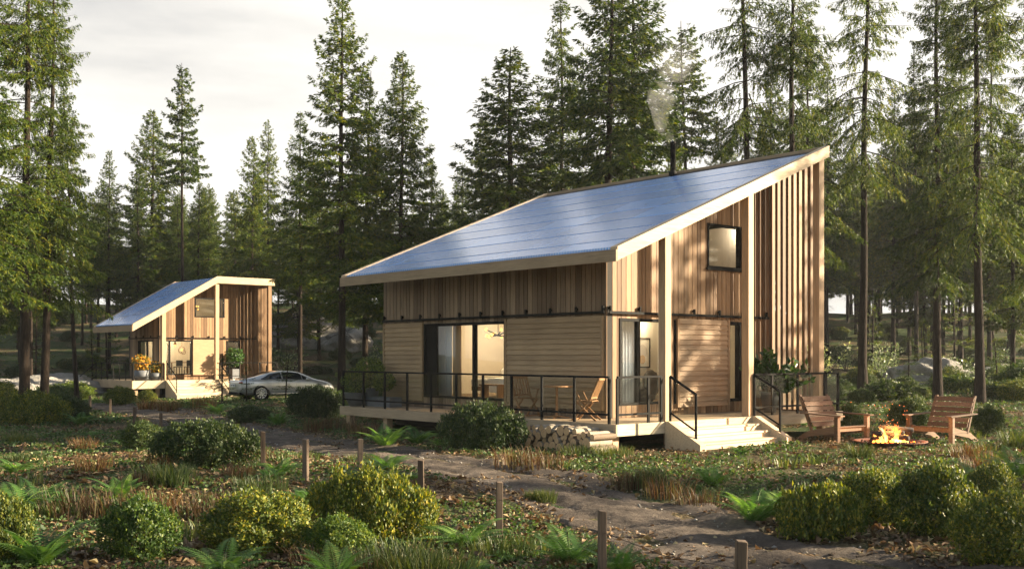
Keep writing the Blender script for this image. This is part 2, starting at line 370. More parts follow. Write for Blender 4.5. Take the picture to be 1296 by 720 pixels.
# ------------------------------------------------------------------ houses
def plank_wall(axis, face, inn, a0, a1, z0, ztop, openings, w=.168, gap=.017, th=.026, back=.16):
    """vertical boards with dark joints on a backing; face = plane, inn = inward sign"""
    P = (lambda a, d, z: (a, face + inn * d, z)) if axis == 'x' else (lambda a, d, z: (face + inn * d, a, z))
    bo = MB(); ba = MB()
    ed = sorted({a0, a1} | {e for o in openings for e in o[:2] if a0 < e < a1})
    def col(mb, p, q, d0, d1, rnd):
        m = (p + q) / 2; zs = sorted((o[2], o[3]) for o in openings if o[0] < m < o[1]); lo = z0
        for b, t in zs + [(None, None)]:
            hi0, hi1 = (ztop(p), ztop(q)) if b is None else (b, b)
            if min(hi0, hi1) > lo + .01:
                mb.hexa([P(p, d0, lo), P(q, d0, lo), P(q, d1, lo), P(p, d1, lo), P(p, d0, hi0), P(q, d0, hi1), P(q, d1, hi1), P(p, d1, hi0)], rnd)
            if t is not None: lo = t
    for p, q in zip(ed[:-1], ed[1:]):
        col(ba, p, q, th, th + back, .5)
    n = max(1, round((a1 - a0) / w)); cuts = [a0 + (a1 - a0) * (i + (random.uniform(-.16, .16) if 0 < i < n else 0)) / n for i in range(n + 1)]
    for p, q in zip(cuts[:-1], cuts[1:]):
        sub = [p + gap / 2] + [e for e in ed if p + gap / 2 < e < q - gap / 2] + [q - gap / 2]; r = random.random(); dj = random.uniform(0, .004)
        for s, t in zip(sub[:-1], sub[1:]):
            if t - s > .008: col(bo, s, t, dj, th - .002, r)
    return bo, ba
def wall(parent, mat, *a, **k):
    bo, ba = plank_wall(*a, **k); o = bo.build('wall', mat, parent); ba.build('wall_core', M['dark'], o); return o
def lap_panel(parent, axis, face, out, a0, a1, z0, z1, mat, pitch=.125):
    P = (lambda a, d, z: (a, face + out * d, z)) if axis == 'x' else (lambda a, d, z: (face + out * d, a, z))
    mb = MB(); n = round((z1 - z0) / pitch); h = (z1 - z0) / n
    mb.hexa([P(a0, .0, z0), P(a1, .0, z0), P(a1, .022, z0), P(a0, .022, z0), P(a0, .0, z1), P(a1, .0, z1), P(a1, .022, z1), P(a0, .022, z1)], .4)
    for i in range(n):
        b = z0 + i * h; t = b + h - .004; s = .07
        mb.hexa([P(a0 + s, .024, b), P(a1 - s, .024, b), P(a1 - s, .062, b), P(a0 + s, .062, b), P(a0 + s, .024, t), P(a1 - s, .024, t), P(a1 - s, .034, t), P(a0 + s, .034, t)])
    for a in (a0, a1 - .066):
        mb.hexa([P(a, .024, z0), P(a + .066, .024, z0), P(a + .066, .066, z0), P(a, .066, z0), P(a, .024, z1), P(a + .066, .024, z1), P(a + .066, .066, z1), P(a, .066, z1)])
    return mb.build('cladding_panel', mat, parent)
def opening(parent, name, axis, face, inn, a0, a1, z0, z1, mull=(), fr=.075, depth=.13, blank=None, pane_mat=None):
    """black framed glazing set into a wall opening: frame + one pane per light"""
    P = (lambda a, d, z: (a, face + inn * d, z)) if axis == 'x' else (lambda a, d, z: (face + inn * d, a, z))
    def bx(mb, p, q, lo, hi, d0, d1):
        mb.hexa([P(p, d0, lo), P(q, d0, lo), P(q, d1, lo), P(p, d1, lo), P(p, d0, hi), P(q, d0, hi), P(q, d1, hi), P(p, d1, hi)], .5)
    f = MB(); e = .004
    bx(f, a0 + e, a1 - e, z1 - fr, z1 - e, -.02, depth); bx(f, a0 + e, a1 - e, z0 + e, z0 + fr * .8, -.02, depth)
    bx(f, a0 + e, a0 + fr, z0 + fr * .8, z1 - fr, -.018, depth); bx(f, a1 - fr, a1 - e, z0 + fr * .8, z1 - fr, -.018, depth)
    for c in mull: bx(f, c - fr * .62, c + fr * .62, z0 + fr * .8, z1 - fr, 0, depth - .02)
    if blank: bx(f, blank[0], blank[1], z0 + fr * .8, z1 - fr, .03, depth - .03)
    fo = f.build(name, M['black'], parent)
    s = [a0 + fr] + sorted(mull) + [a1 - fr]
    for p, q in zip(s[:-1], s[1:]):
        g_ = MB(); bx(g_, p + .002, q - .002, z0 + fr * .8, z1 - fr, .055, .061); g_.build('pane', pane_mat or M['glass'], fo)
    return fo
def railing(parent, posts, z, top=1.0, glass_=True, size=.05, skip=()):
    """posts: (x,y) list along a straight run"""
    mb = MB(); a, b = posts[0], posts[-1]
    mb.beam((*a, z + top - .02), (*b, z + top - .02), size, .045); mb.beam((*a, z + .2), (*b, z + .2), .035, .045)
    r = mb.build('railing', M['black'], parent)
    d = (Vector(b) - Vector(a)).normalized(); ang = math.atan2(d.y, d.x)
    for p in posts:
        q = MB(); u = d * .03; w = Vector((-d.y, d.x)) * .018; p = Vector(p)
        c = [p - u - w, p + u - w, p + u + w, p - u + w]
        q.hexa([(k.x, k.y, z - .012) for k in c] + [(k.x, k.y, z + top - .044) for k in c]); q.build('post', M['black'], r)
    if glass_:
        for p, q in zip(posts[:-1], posts[1:]):
            p = Vector(p) + d * .05; q = Vector(q) - d * .05; gmb = MB(); gmb.beam((p.x, p.y, z + .59), (q.x, q.y, z + .59), .008, .70); gmb.build('glass_panel', M['railglass'], r)
    return r
def stair_rail(parent, p0, p1, h=.98, low=.2):
    """p0 upper foot, p1 lower foot (3d)"""
    mb = MB(); p0 = Vector(p0); p1 = Vector(p1); H_ = Vector((0, 0, h)); lo = Vector((0, 0, low))
    mb.tube([p0, p0 + H_], .028, 8); mb.tube([p1, p1 + H_], .028, 8); mb.tube([p0 + H_, p1 + H_], .03, 8); mb.tube([p0 + lo, p1 + lo], .022, 8)
    r = mb.build('handrail', M['black'], parent)
    d = (p1 - p0).normalized() * .04; a = Vector((0, 0, low + .04)); b = Vector((0, 0, h - .05)); t = Vector((.004, 0, 0))
    q = MB(); q.hexa([p0 + d + a - t, p1 - d + a - t, p1 - d + a + t, p0 + d + a + t, p0 + d + b - t, p1 - d + b - t, p1 - d + b + t, p0 + d + b + t])
    q.build('glass_panel', M['railglass'], r); return r
def slab(mb, x0, x1, y0, y1, zf, top, bot, r=None):
    return mb.hexa([(x0, y0, zf(x0) + bot), (x1, y0, zf(x1) + bot), (x1, y1, zf(x1) + bot), (x0, y1, zf(x0) + bot),
                    (x0, y0, zf(x0) + top), (x1, y0, zf(x1) + top), (x1, y1, zf(x1) + top), (x0, y1, zf(x0) + top)], r)
def deck_boards(mb, x0, x1, y0, y1, z, along='y', w=.14):
    if along == 'y':
        n = round((x1 - x0) / w)
        for i in range(n): mb.box(x0 + (x1 - x0) * i / n + .003, x0 + (x1 - x0) * (i + 1) / n - .003, y0, y1, z - .03, z)
    else:
        n = round((y1 - y0) / w)
        for i in range(n): mb.box(x0, x1, y0 + (y1 - y0) * i / n + .003, y0 + (y1 - y0) * (i + 1) / n - .003, z - .03, z)
def track(parent, axis, face, out, a0, a1, z, step=.87):
    P = (lambda a, d, zz: (a, face + out * d, zz)) if axis == 'x' else (lambda a, d, zz: (face + out * d, a, zz))
    t = MB(); t.beam(P(a0, .075, z), P(a1, .075, z), .028, .06)
    o = t.build('sliding_track', M['black'], parent); n = max(1, int((a1 - a0 - .1) / step))
    for i in range(n + 1):
        a = a0 + .06 + (a1 - a0 - .12) * i / n; b = MB(); b.beam(P(a, .05, z + .031), P(a, .05, z + .15), .055, .03); b.beam(P(a, .0, z + .10), P(a, .035, z + .10), .05, .05)
        b.build('hanger', M['black'], o)
    return o
def tread_stairs(parent, x0, x1, y_edge, z_top, z_bot, n, tread, mat, sw=.19):
    """stairs running out along -y from y_edge"""
    rise = (z_top - z_bot) / n; st = MB(); st.hexa([(x0 + sw, y_edge - .002, z_bot - .1), (x1 - sw, y_edge - .002, z_bot - .1), (x1 - sw, y_edge - .02, z_bot - .1), (x0 + sw, y_edge - .02, z_bot - .1)] + [(x0 + sw, y_edge - .002, z_top - .002), (x1 - sw, y_edge - .002, z_top - .002), (x1 - sw, y_edge - .02, z_top - .002), (x0 + sw, y_edge - .02, z_top - .002)])
    o = st.build('stairs', mat, parent)
    for i in range(1, n):
        z = z_top - i * rise; s = MB(); y1 = y_edge - (i - 1) * tread - .022; y0 = y_edge - i * tread - .03
        s.box(x0 + sw + .002, x1 - sw - .002, y0, y1, z - .04, z); s.box(x0 + sw + .002, x1 - sw - .002, y0 + .02, y0 + .05, z_bot - .1, z - .041)
        s.build('step', mat, o)
    L = (n - 1) * tread + .06
    for xa, xb in ((x0, x0 + sw), (x1 - sw, x1)):
        s = MB(); poly = [(y_edge - .001, z_bot - .12), (y_edge - .001, z_top + .012), (y_edge - .10, z_top + .012), (y_edge - L - .16, z_bot + rise * .95), (y_edge - L - .16, z_bot - .12)]
        s.prism(poly, lambda y, z: (xa, y, z), lambda y, z: (xb, y, z)); s.build('stringer', mat, o)
    return o
def curtain(name, label, cat, root_loc, rz, length, z0, z1, amp, waves, mat, axis='y'):
    vs = []; fs = []; n = waves * 8
    for i in range(n + 1):
        a = length * i / n; d = amp * math.sin(2 * math.pi * waves * i / n) * (1 + .3 * math.sin(i * 1.7))
        for z in (z0, z1): vs.append((d, a, z) if axis == 'y' else (a, d, z))
    for i in range(n): fs.append((2 * i, 2 * i + 2, 2 * i + 3, 2 * i + 1))
    o = mesh_obj(name, np.array(vs), fs, None, mat, None, True); o.location = root_loc; o.rotation_euler = (0, 0, rz)
    md = o.modifiers.new('thick', 'SOLIDIFY'); md.thickness = .006
    return tag(o, label, cat)
def lamp_light(name, loc, power, col=(1, .76, .48), rad=.12):
    l = bpy.data.lights.new(name, 'POINT'); l.energy = power; l.color = col; l.shadow_soft_size = rad
    o = bpy.data.objects.new(name, l); C.objects.link(o); o.location = loc; return o
def hloc(H, x, y, z):
    return tuple(H.location + Matrix.Rotation(H.rotation_euler.z, 3, 'Z') @ Vector((x, y, z)))

M['curt_b'] = plain('blue_grey_curtain', (.50, .53, .58), .9, 0, .06, 3, 0)
M['curt_t'] = plain('tan_curtain', (.42, .30, .19), .9, 0, .06, 3, 0)
M['bulb'] = emit('lamp_glow', (1, .42, .09), 1.1)
M['white_fab'] = plain('white_blanket', (.78, .74, .66), .95, 0, .08, 6, .3)
M['grey_fab'] = plain('dark_grey_fabric', (.09, .088, .085), .95, 0, .2, 6, .3)

DZ = .575
H1 = thing('timber_house', 'large timber house with one long blue solar roof slope and a wraparound deck', 'house', (HC[0], HC[1], 0), HA)
SL = .396
rz1 = lambda x: DZ + 3.62 + SL * (x + 1.42)
X0, X1, Y0, Y1 = -1.42, 6.42, -1.65, 9.08
rf = MB(); slab(rf, X0 + .05, X1 - .05, Y0 + .05, Y1 - .05, rz1, -.03, -.16); roof = rf.build('roof', M['dark'], H1); rf = MB(); slab(rf, X0 + .052, X1 - .052, Y0 + .052, Y1 - .052, rz1, -.162, -.185); rf.build('soffit', M['fascia_x'], roof)
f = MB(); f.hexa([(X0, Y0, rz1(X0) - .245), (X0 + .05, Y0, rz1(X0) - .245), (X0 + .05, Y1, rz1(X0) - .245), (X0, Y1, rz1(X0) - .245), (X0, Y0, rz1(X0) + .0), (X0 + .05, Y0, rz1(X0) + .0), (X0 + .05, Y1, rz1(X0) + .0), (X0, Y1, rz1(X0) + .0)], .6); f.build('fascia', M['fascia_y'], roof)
for ya, yb, sg in ((Y0, Y0 + .05, 1), (Y1 - .05, Y1, -1)):
    f = MB(); slab(f, X0 + .051, X1, ya, yb, rz1, .045, -.245, .7)
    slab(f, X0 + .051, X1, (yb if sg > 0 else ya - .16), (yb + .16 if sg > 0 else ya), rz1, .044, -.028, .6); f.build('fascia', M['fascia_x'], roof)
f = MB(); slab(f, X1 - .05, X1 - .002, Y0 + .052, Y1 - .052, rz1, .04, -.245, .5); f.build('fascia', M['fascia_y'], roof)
xs = [-1.36] + [-.75 + .94 * i for i in range(8)]; xs[-1] = min(xs[-1], 6.34)
for i, (xa, xb) in enumerate(zip(xs[:-1], xs[1:])):
    ny = 6; off = (i % 2) * .0
    ys = np.linspace(Y0 + .215, Y1 - .215, ny + 1)
    for ya, yb in zip(ys[:-1], ys[1:]):
        p_ = MB(); slab(p_, xa + .038, xb - .038, ya + .0015, yb - .0015, rz1, .032, -.02); p_.build('solar_panel', M['solar'], roof)
c = MB(); c.lathe([(.075, -.6), (.075, .90), (.085, .90), (.085, .96), (.06, .96), (.06, .6)], 16, (6.15, 3.3, rz1(6.15))); c.lathe([(.12, -.06), (.12, .02), (.076, .09)], 16, (6.15, 3.3, rz1(6.15) + .04)); c.build('chimney', M['black'], H1, True)
# walls
ztL = lambda a: rz1(0) - .19
longop = [(3.5, 7.0, DZ + .28, DZ + 2.3)]
wall(H1, M['plank_grey'], 'y', 0, 1, 0, 9.0, DZ + .004, ztL, longop)
ztG = lambda a: rz1(a) - .19
gabop = [(.42, 2.02, DZ + .28, DZ + 2.29), (2.33, 4.98 - .02, DZ + .26, DZ + 2.29), (3.59, 4.98, DZ + 3.62, DZ + 4.73)]
wall(H1, M['plank'], 'x', 0, 1, .004, 6.2, DZ + .004, ztG, gabop)
wall(H1, M['plank'], 'x', 9.0, -1, .004, 6.2, .1, ztG, [])
wall(H1, M['plank'], 'y', 6.2, -1, .004, 8.996, .1, lambda a: rz1(6.2) - .19, [])
mb = MB(); mb.box(.3, 6.0, .3, 8.8, -.4, DZ - .05); mb.build('shade_dark_foundation', M['dark'], H1)  # near-black plinth, coloured so the space under the deck looks shaded
# sliding doors and windows
opening(H1, 'sliding_door', 'y', 0, 1, 3.5, 7.0, DZ + .28, DZ + 2.3, mull=(4.82,), blank=(6.46, 6.93))
opening(H1, 'sliding_door', 'x', 0, 1, .42, 2.02, DZ + .28, DZ + 2.29, mull=(1.09,), fr=.07)
opening(H1, 'sliding_door', 'x', 0, 1, 2.33, 4.96, DZ + .26, DZ + 2.29, mull=(3.6,), fr=.09)
w_ = opening(H1, 'window', 'x', 0, 1, 3.59, 4.98, DZ + 3.62, DZ + 4.73, fr=.06)
mb = MB(); mb.box(3.52, 5.05, -.07, -.022, DZ + 3.56, DZ + 3.615); mb.build('sill', M['black'], w_)
lap_panel(H1, 'y', 0, -1, .06, 3.5, DZ + .18, DZ + 2.34, M['lap']); lap_panel(H1, 'y', 0, -1, 7.0, 8.94, DZ + .18, DZ + 2.34, M['lap'])
lap_panel(H1, 'x', 0, -1, 2.40, 4.42, DZ + .18, DZ + 2.32, M['lap_x'])
track(H1, 'y', 0, -1, .0, 8.95, DZ + 2.41); track(H1, 'x', 0, -1, .02, 6.05, DZ + 2.41)
# posts, slat screen
for x in (.33, 3.29):
    mb = MB(); mb.box(x - .1, x + .1, -1.55, -1.35, DZ + .001, rz1(x) - .2); mb.build('post', M['post'], H1, bevel=.008)
mb = MB(); mb.box(6.12, 6.34, -1.55, -1.36, DZ + .001, rz1(6.2) - .2); mb.build('post', M['post'], H1, bevel=.008)
mb = MB(); n = 8
for i in range(n):
    y = -1.22 + i * .165; mb.box(6.17, 6.29, y - .034, y + .034, DZ + .03, rz1(6.2) - .165)
mb.box(6.18, 6.28, -1.36, -.03, DZ + .001, DZ + .029); mb.build('slat_screen', M['plank'], H1)
# deck
dk = MB(); deck_boards(dk, X0 + .04, -.002, Y0 + .04, Y1 - .04, DZ, 'y'); deck_boards(dk, 0, 7.0, Y0 + .04, -.002, DZ, 'x'); deck = dk.build('deck', M['deck'], H1)
sk = MB(); sk.box(X0, X0 + .038, Y0, Y1, DZ - .24, DZ + .004); sk.build('deck_edge', M['deck'], deck)
for xa, xb in ((X0 + .04, .1), (3.36, 7.0)):
    sk = MB(); sk.box(xa, xb, Y0, Y0 + .038, DZ - .24, DZ + .004); sk.build('deck_edge', M['deck_x'], deck)
sk = MB(); sk.box(X0 + .04, 0, Y1 - .038, Y1, DZ - .24, DZ + .003); sk.box(7.0, 7.038, Y0, 0, DZ - .24, DZ + .003); sk.build('deck_edge', M['deck_x'], deck)
for x, y in ((-1.2, -1.35), (-1.2, 1.5), (-1.2, 4.2), (-1.2, 7), (-1.2, 8.85), (1.0, -1.0), (4.6, -1.3), (6.6, -1.3)):
    mb = MB(); mb.box(x - .09, x + .09, y - .09, y + .09, -.4, DZ - .035); mb.build('deck_support', M['post'], deck)
railing(H1, [(X0 + .05, Y0 + .24 + 1.038 * i) for i in range(11)], DZ)
railing(H1, [(X0 + .1, Y0 + .06), (-.36, Y0 + .06), (.05, Y0 + .06)], DZ)
railing(H1, [(3.36, Y0 + .06), (4.06, Y0 + .06), (5.11, Y0 + .06), (6.3, Y0 + .06)], DZ)
railing(H1, [(6.95, Y0 + .1), (6.95, -.8), (6.95, -.05)], DZ)
railing(H1, [(6.36, Y0 + .06), (6.92, Y0 + .06)], DZ)
st = tread_stairs(H1, .1, 3.36, Y0, DZ, -.0, 4, .25, M['deck_x'])
stair_rail(H1, (.24, Y0 - .03, DZ), (.24, Y0 - .74, DZ - .37)); stair_rail(H1, (3.24, Y0 - .03, DZ), (3.24, Y0 - .74, DZ - .37))
# rooms
fl = MB(); fl.box(.19, 5.9, .19, 8.8, DZ + .2, DZ + .26); fl.build('room_floor', M['floor_in'], H1)
iw = MB(); iw.box(.19, 5.9, .19, 8.8, DZ + 2.72, DZ + 2.8)
iw.box(5.9, 5.98, .19, 8.8, DZ + .2, DZ + 4.9); iw.box(.19, 5.9, 8.72, 8.8, DZ + .26, DZ + 2.72); iw.box(1.9, 5.9, 2.5, 2.58, DZ + .26, DZ + 2.72)
iw.box(.19, .21, .19, 3.48, DZ + .26, DZ + 2.72); iw.box(2.06, 2.3, .19, .21, DZ + .26, DZ + 2.72)
iw.hexa([(2.6, 2.5, DZ + 2.81), (5.88, 2.5, DZ + 2.81), (5.88, 2.58, DZ + 2.81), (2.6, 2.58, DZ + 2.81), (2.6, 2.5, rz1(2.6) - .2), (5.88, 2.5, rz1(5.88) - .2), (5.88, 2.58, rz1(5.88) - .2), (2.6, 2.58, rz1(2.6) - .2)])
iw.box(2.6, 2.68, .19, 2.49, DZ + 2.81, rz1(2.6) - .2); iw.box(4.3, 4.36, .6, 2.49, DZ + 2.81, DZ + 5.0)
iw.build('interior_wall', M['cream'], H1)
# ------------------------------------------------------------------ things on and in the large house
def ball_foliage(n, c, r, size, seed, squash=1., hollow=.72):
    q = np.random.default_rng(seed); d = q.normal(size=(n, 3)); d /= np.linalg.norm(d, axis=1)[:, None]
    rad = r * (hollow + (1 - hollow) * q.random(n) ** .5)[:, None] * (1 + .1 * np.sin(d[:, :1] * 5 + seed) * np.cos(d[:, 1:2] * 4))
    p = d * rad * np.array([1, 1, squash]) + np.array(c)
    return leaves(p, d * .3 + q.normal(size=(n, 3)) * .8 + np.array([0, 0, .2]), size * (.7 + .6 * q.random(n)), .6, q, None, d + q.normal(size=(n, 3)) * .5)
def leaves(p, dirs, ln, aspect, q, r=None, nrm=None):
    """diamond leaf quads at p pointing along dirs, blades facing nrm"""
    n = len(p); d = dirs / np.linalg.norm(dirs, axis=1)[:, None]; o = q.normal(size=(n, 3)) if nrm is None else nrm; s = np.cross(d, o); s /= np.linalg.norm(s, axis=1)[:, None] + 1e-9
    nn = np.cross(d, s); ln = np.broadcast_to(np.asarray(ln, float), (n,))[:, None]; w = ln * aspect / 2
    V = np.stack([p, p + d * ln * .5 + s * w + nn * ln * .08, p + d * ln, p + d * ln * .5 - s * w + nn * ln * .08], 1).reshape(-1, 3)
    Fc = np.arange(4 * n).reshape(-1, 4); rr = np.repeat(q.random(n) if r is None else r, 4); return V, Fc, rr
def join(*parts):
    V = []; Fq = []; Rr = []; b = 0
    for v, f, r in parts: V.append(v); Fq.append(f + b); Rr.append(r); b += len(v)
    return np.concatenate(V), np.concatenate(Fq), np.concatenate(Rr)

# folding chairs
def folding_chair():
    t = thing('folding_chair', 'x', 'chair'); w = .24
    s = MB()
    for i in range(7): s.box(-.2 + i * .058, -.2 + i * .058 + .046, -w + .02, w - .02, .425, .44)
    s.box(-.2, .2, -w, -w + .025, .40, .424); s.box(-.2, .2, w - .025, w, .40, .424); s.build('seat', M['teak'], t)
    b = MB()
    for sg in (-1, 1): b.beam((-.13, sg * (w - .012), .44), (-.34, sg * (w - .012), .93), .028, .036)
    for i in range(6): y = -w + .065 + i * .07; b.beam((-.175, y, .52), (-.325, y, .89), .034, .014, (1, 0, 0))
    b.beam((-.335, -w, .91), (-.335, w, .91), .03, .055); b.beam((-.165, -w, .50), (-.165, w, .50), .03, .045); b.build('backrest', M['teak'], t)
    for sg in (-1, 1):
        l = MB(); l.beam((-.15, sg * (w - .012), .47), (.27, sg * (w - .012), .0), .026, .04); l.build('leg', M['teak'], t)
        l = MB(); l.beam((.19, sg * (w - .042), .42), (-.27, sg * (w - .042), .0), .026, .04); l.build('leg', M['teak'], t)
        l = MB(); l.beam((-.25, sg * w, .68), (.2, sg * w, .64), .045, .022); l.beam((.17, sg * w, .64), (.07, sg * w, .44), .022, .03); l.build('armrest', M['teak'], t)
    l = MB(); l.beam((.26, -w, .03), (.26, w, .03), .022, .022); l.build('stretcher', M['teak'], t)
    return t
fc = Kind(folding_chair()); G_ = 'folding chairs at the round table on the deck'
fc.put(hloc(H1, -.75, -.12, DZ), HA + R(118), label='sunlit wooden folding chair on the deck by the house corner, right of the round table', group=G_)
fc.put(hloc(H1, -.72, 1.95, DZ), HA + R(-100), label='shaded wooden folding chair by the lit sliding door, left of the round table', group=G_)
t = thing('bistro_table', 'small round wooden table on a single leg on the deck between two folding chairs', 'table', hloc(H1, -.72, .88, DZ), HA)
mb = MB(); mb.lathe([(0, .71), (.36, .71), (.37, .725), (.36, .745), (0, .745)], 28); mb.build('tabletop', M['teak'], t)
mb = MB(); mb.lathe([(.035, .04), (.03, .7), (.1, .709)], 10); mb.build('pedestal', M['teak'], t)
for a in range(4):
    mb = MB(); d = Vector((math.cos(a * math.pi / 2 + .6), math.sin(a * math.pi / 2 + .6), 0)); mb.beam((0, 0, .06), (*(d * .3).xy, .015), .04, .03); mb.build('foot', M['teak'], t)

# potted plants at the far end of the deck
def potted(label, loc, potprof, ball, seed, stem=None, mat='shrub_g', n=2600, size=.05, group=None, square=None):
    t = thing('potted_plant', label, 'potted plant', loc, HA, group)
    p = MB()
    if square: x, y, h = square; p.box(-x, x, -y, y, 0, h)
    else: p.lathe(potprof, 22)
    p.build('pot', M['pot'], t, not square)
    c, r, sq = ball
    s = MB(); s.tube([(0, 0, potprof[-1][1] - .05), (.02, .01, c[2])], [.022, .014], 6); s.build('stem', M['bark'], t)
    V, Fq, rr = ball_foliage(n, c, r, size, seed, sq); mesh_obj('foliage', V, Fq, rr, M[mat], t)
    return t
bowl = [(0, 0), (.17, 0), (.29, .24), (.33, .37), (.345, .385), (.30, .385), (.26, .3), (0, .3)]
tall = [(0, 0), (.2, 0), (.24, .42), (.26, .5), (.22, .5), (.2, .42), (0, .42)]
G_ = 'potted plants at the far end of the deck'
potted('clipped round box ball in a wide grey bowl pot at the far deck end', hloc(H1, -1.05, 9.75 - .9, DZ), bowl, ((0, 0, .68), .39, 1), 3, group=G_)
potted('tall dark round topiary in a high grey pot behind the bowl pot', hloc(H1, -.62, 8.75, DZ), tall, ((0, 0, .95), .44, 1), 4, group=G_)
t = potted('umbrella shaped bush on a thin stem in a long low grey planter', hloc(H1, -.62, 8.05, DZ), [(0, 0), (.3, .27)], ((0, 0, .68), .33, .72), 5, mat='shrub_g', size=.06, n=1500, group=G_, square=(.2, .58, .27))
# glossy plant behind the right railing
t = thing('potted_plant', 'glossy green plant in a tapered grey pot between glass railing and slatted screen', 'potted plant', hloc(H1, 5.0, -.85, DZ), HA)
mb = MB(); mb.lathe([(0, 0), (.15, 0), (.25, .5), (.26, .52), (.22, .52), (.2, .45), (0, .45)], 18); mb.build('pot', M['pot'], t, True)
q = np.random.default_rng(11); parts = []; sb = MB()
for k in range(46):
    a = q.uniform(0, 6.28); e = q.uniform(.2, 1.4); L = q.uniform(.4, 1.15); d = np.array([math.cos(a) * math.cos(e), math.sin(a) * math.cos(e), math.sin(e)]); tip = np.array([0, 0, .5]) + d * L
    sb.tube([(0, 0, .45), tuple((np.array([0, 0, .5]) + tip) / 2 + np.array([0, 0, .05])), tuple(tip)], [.012, .009, .005], 5)
    m_ = 26; tt = q.uniform(.4, 1.05, m_)[:, None]; p = np.array([0, 0, .5]) * (1 - tt) + tip * tt
    parts.append(leaves(p, d * .6 + q.normal(size=(m_, 3)) * .6, q.uniform(.13, .22, m_), .5, q, None, d + q.normal(size=(m_, 3)) * .6))
mesh_obj('foliage', *join(*parts), M['glossy'], t); sb.build('stem', M['bark'], t)

# firewood, each log a thing
def log_kind(seed):
    rs = random.Random(seed)
    m, nt, out = new_mat('birch_log_bark'); p = N(nt, 'ShaderNodeBsdfPrincipled', Roughness=.8)
    n = noise(nt, coords(nt, (4, 30, 30)), 1., 5); k = rs.random()
    nt.links.new(ramp(nt, [(.3, (.08, .055, .035)), (.5, (.17, .12, .08) if k < .6 else (.30, .25, .19)), (.75, (.27, .20, .135) if k < .6 else (.46, .40, .32))], n).outputs[0], p.inputs['Base Color'])
    nt.links.new(bump(nt, n, .5, .01), p.inputs['Normal']); nt.links.new(p.outputs[0], out.inputs[0])
    rad = [1 + rs.uniform(-.1, .1) for _ in range(14)]; L = .68; vs = []; fs = []
    for i, x in enumerate((0, .2, .45, .7, 1)):
        for a in range(14):
            r = rad[a] * (1 + .04 * math.sin(i * 2 + seed)); vs.append((x * L, r * math.cos(a * 6.283 / 14), r * math.sin(a * 6.283 / 14)))
    for i in range(4):
        for a in range(14): fs.append((i * 14 + a, i * 14 + (a + 1) % 14, (i + 1) * 14 + (a + 1) % 14, (i + 1) * 14 + a))
    b = MB(); b.add(vs, fs, .5); root = b.build('log', m, None, True); tag(root, 'x', 'log')
    m2, nt, out = new_mat('cut_log_end'); p = N(nt, 'ShaderNodeBsdfPrincipled', Roughness=.8); tc = nt.nodes.new('ShaderNodeTexCoord'); sp = nt.nodes.new('ShaderNodeSeparateXYZ'); nt.links.new(tc.outputs['Object'], sp.inputs[0])
    rr = math_n(nt, 'SQRT', math_n(nt, 'ADD', math_n(nt, 'POWER', sp.outputs[1], 2.), math_n(nt, 'POWER', sp.outputs[2], 2.)))
    w = math_n(nt, 'SINE', math_n(nt, 'MULTIPLY', math_n(nt, 'ADD', rr, math_n(nt, 'MULTIPLY', noise(nt, tc.outputs['Object'], 3., 3), .25)), 34.))
    nt.links.new(ramp(nt, [(0, (.40, .235, .11)), (.6, (.60, .40, .21)), (1, (.66, .47, .28))], w).outputs[0], p.inputs['Base Color']); nt.links.new(p.outputs[0], out.inputs[0])
    
    for x in (-.001, L + .001):
        e = MB(); e.add([(x, 0, 0)] + [(x, rad[a] * .97 * math.cos(a * 6.283 / 14), rad[a] * .97 * math.sin(a * 6.283 / 14)) for a in range(14)], [(0, a + 1, (a + 1) % 14 + 1) for a in range(14)], .5); e.build('cut_end', m2, root)
    return root
logs = [Kind(log_kind(s)) for s in range(4)]
rs = random.Random(5); placed = []
# settle circles into a heap (y = along the deck, z up)
for k in range(400):
    if len(placed) >= 46: break
    r = rs.choice((.05, .06, .065, .075, .085, .095, .11)); bestp = None
    for y in np.arange(-1.62, .55, .012):
        z = r
        for (py, pz, pr) in placed:
            d = abs(y - py)
            if d < r + pr: z = max(z, pz + math.sqrt((r + pr) ** 2 - d * d))
        lim = .56 - .10 * max(0, (-1.0 - y) / .6) - .12 * max(0, (y - .1) / .4)
        if z + r < lim and (bestp is None or z < bestp[1] - .001): bestp = (y, z)
    if bestp: placed.append((bestp[0], bestp[1], r))
top = {id(p) for p in placed if not any(abs(q_[0] - p[0]) < q_[2] + p[2] and q_[1] > p[1] + .02 for q_ in placed)}
rows = sorted(placed, key=lambda p: p[1])
LG = 'split firewood logs stacked against the deck edge'
bigs = sorted(placed, key=lambda p: -p[2])
for i, (y, z, r) in enumerate(placed):
    k = logs[rs.randrange(4)]; xx = -2.13 + rs.uniform(-.05, .05)
    loc = hloc(H1, xx, y, z + gz(*hloc(H1, -1.8, y, 0)[:2]) - .01)
    if y < -1.38: lab = 'cut firewood log with its long side showing at the right end of the stack'
    elif id(placed[i]) in top: lab = 'cut firewood log lying along the top of the stack by the deck'
    elif z < r + .02: lab = 'cut firewood log in the bottom row of the stack, on the ground by the deck'
    elif r >= .095: lab = 'thick cut firewood log with a wide pale end in the middle of the stack'
    elif r <= .06: lab = 'thin cut firewood log wedged in the middle of the stack'
    else: lab = 'medium cut firewood log in the middle of the stack by the deck'
    k.put(loc, HA + rs.uniform(-.04, .04), (1, r, r), lab, LG)

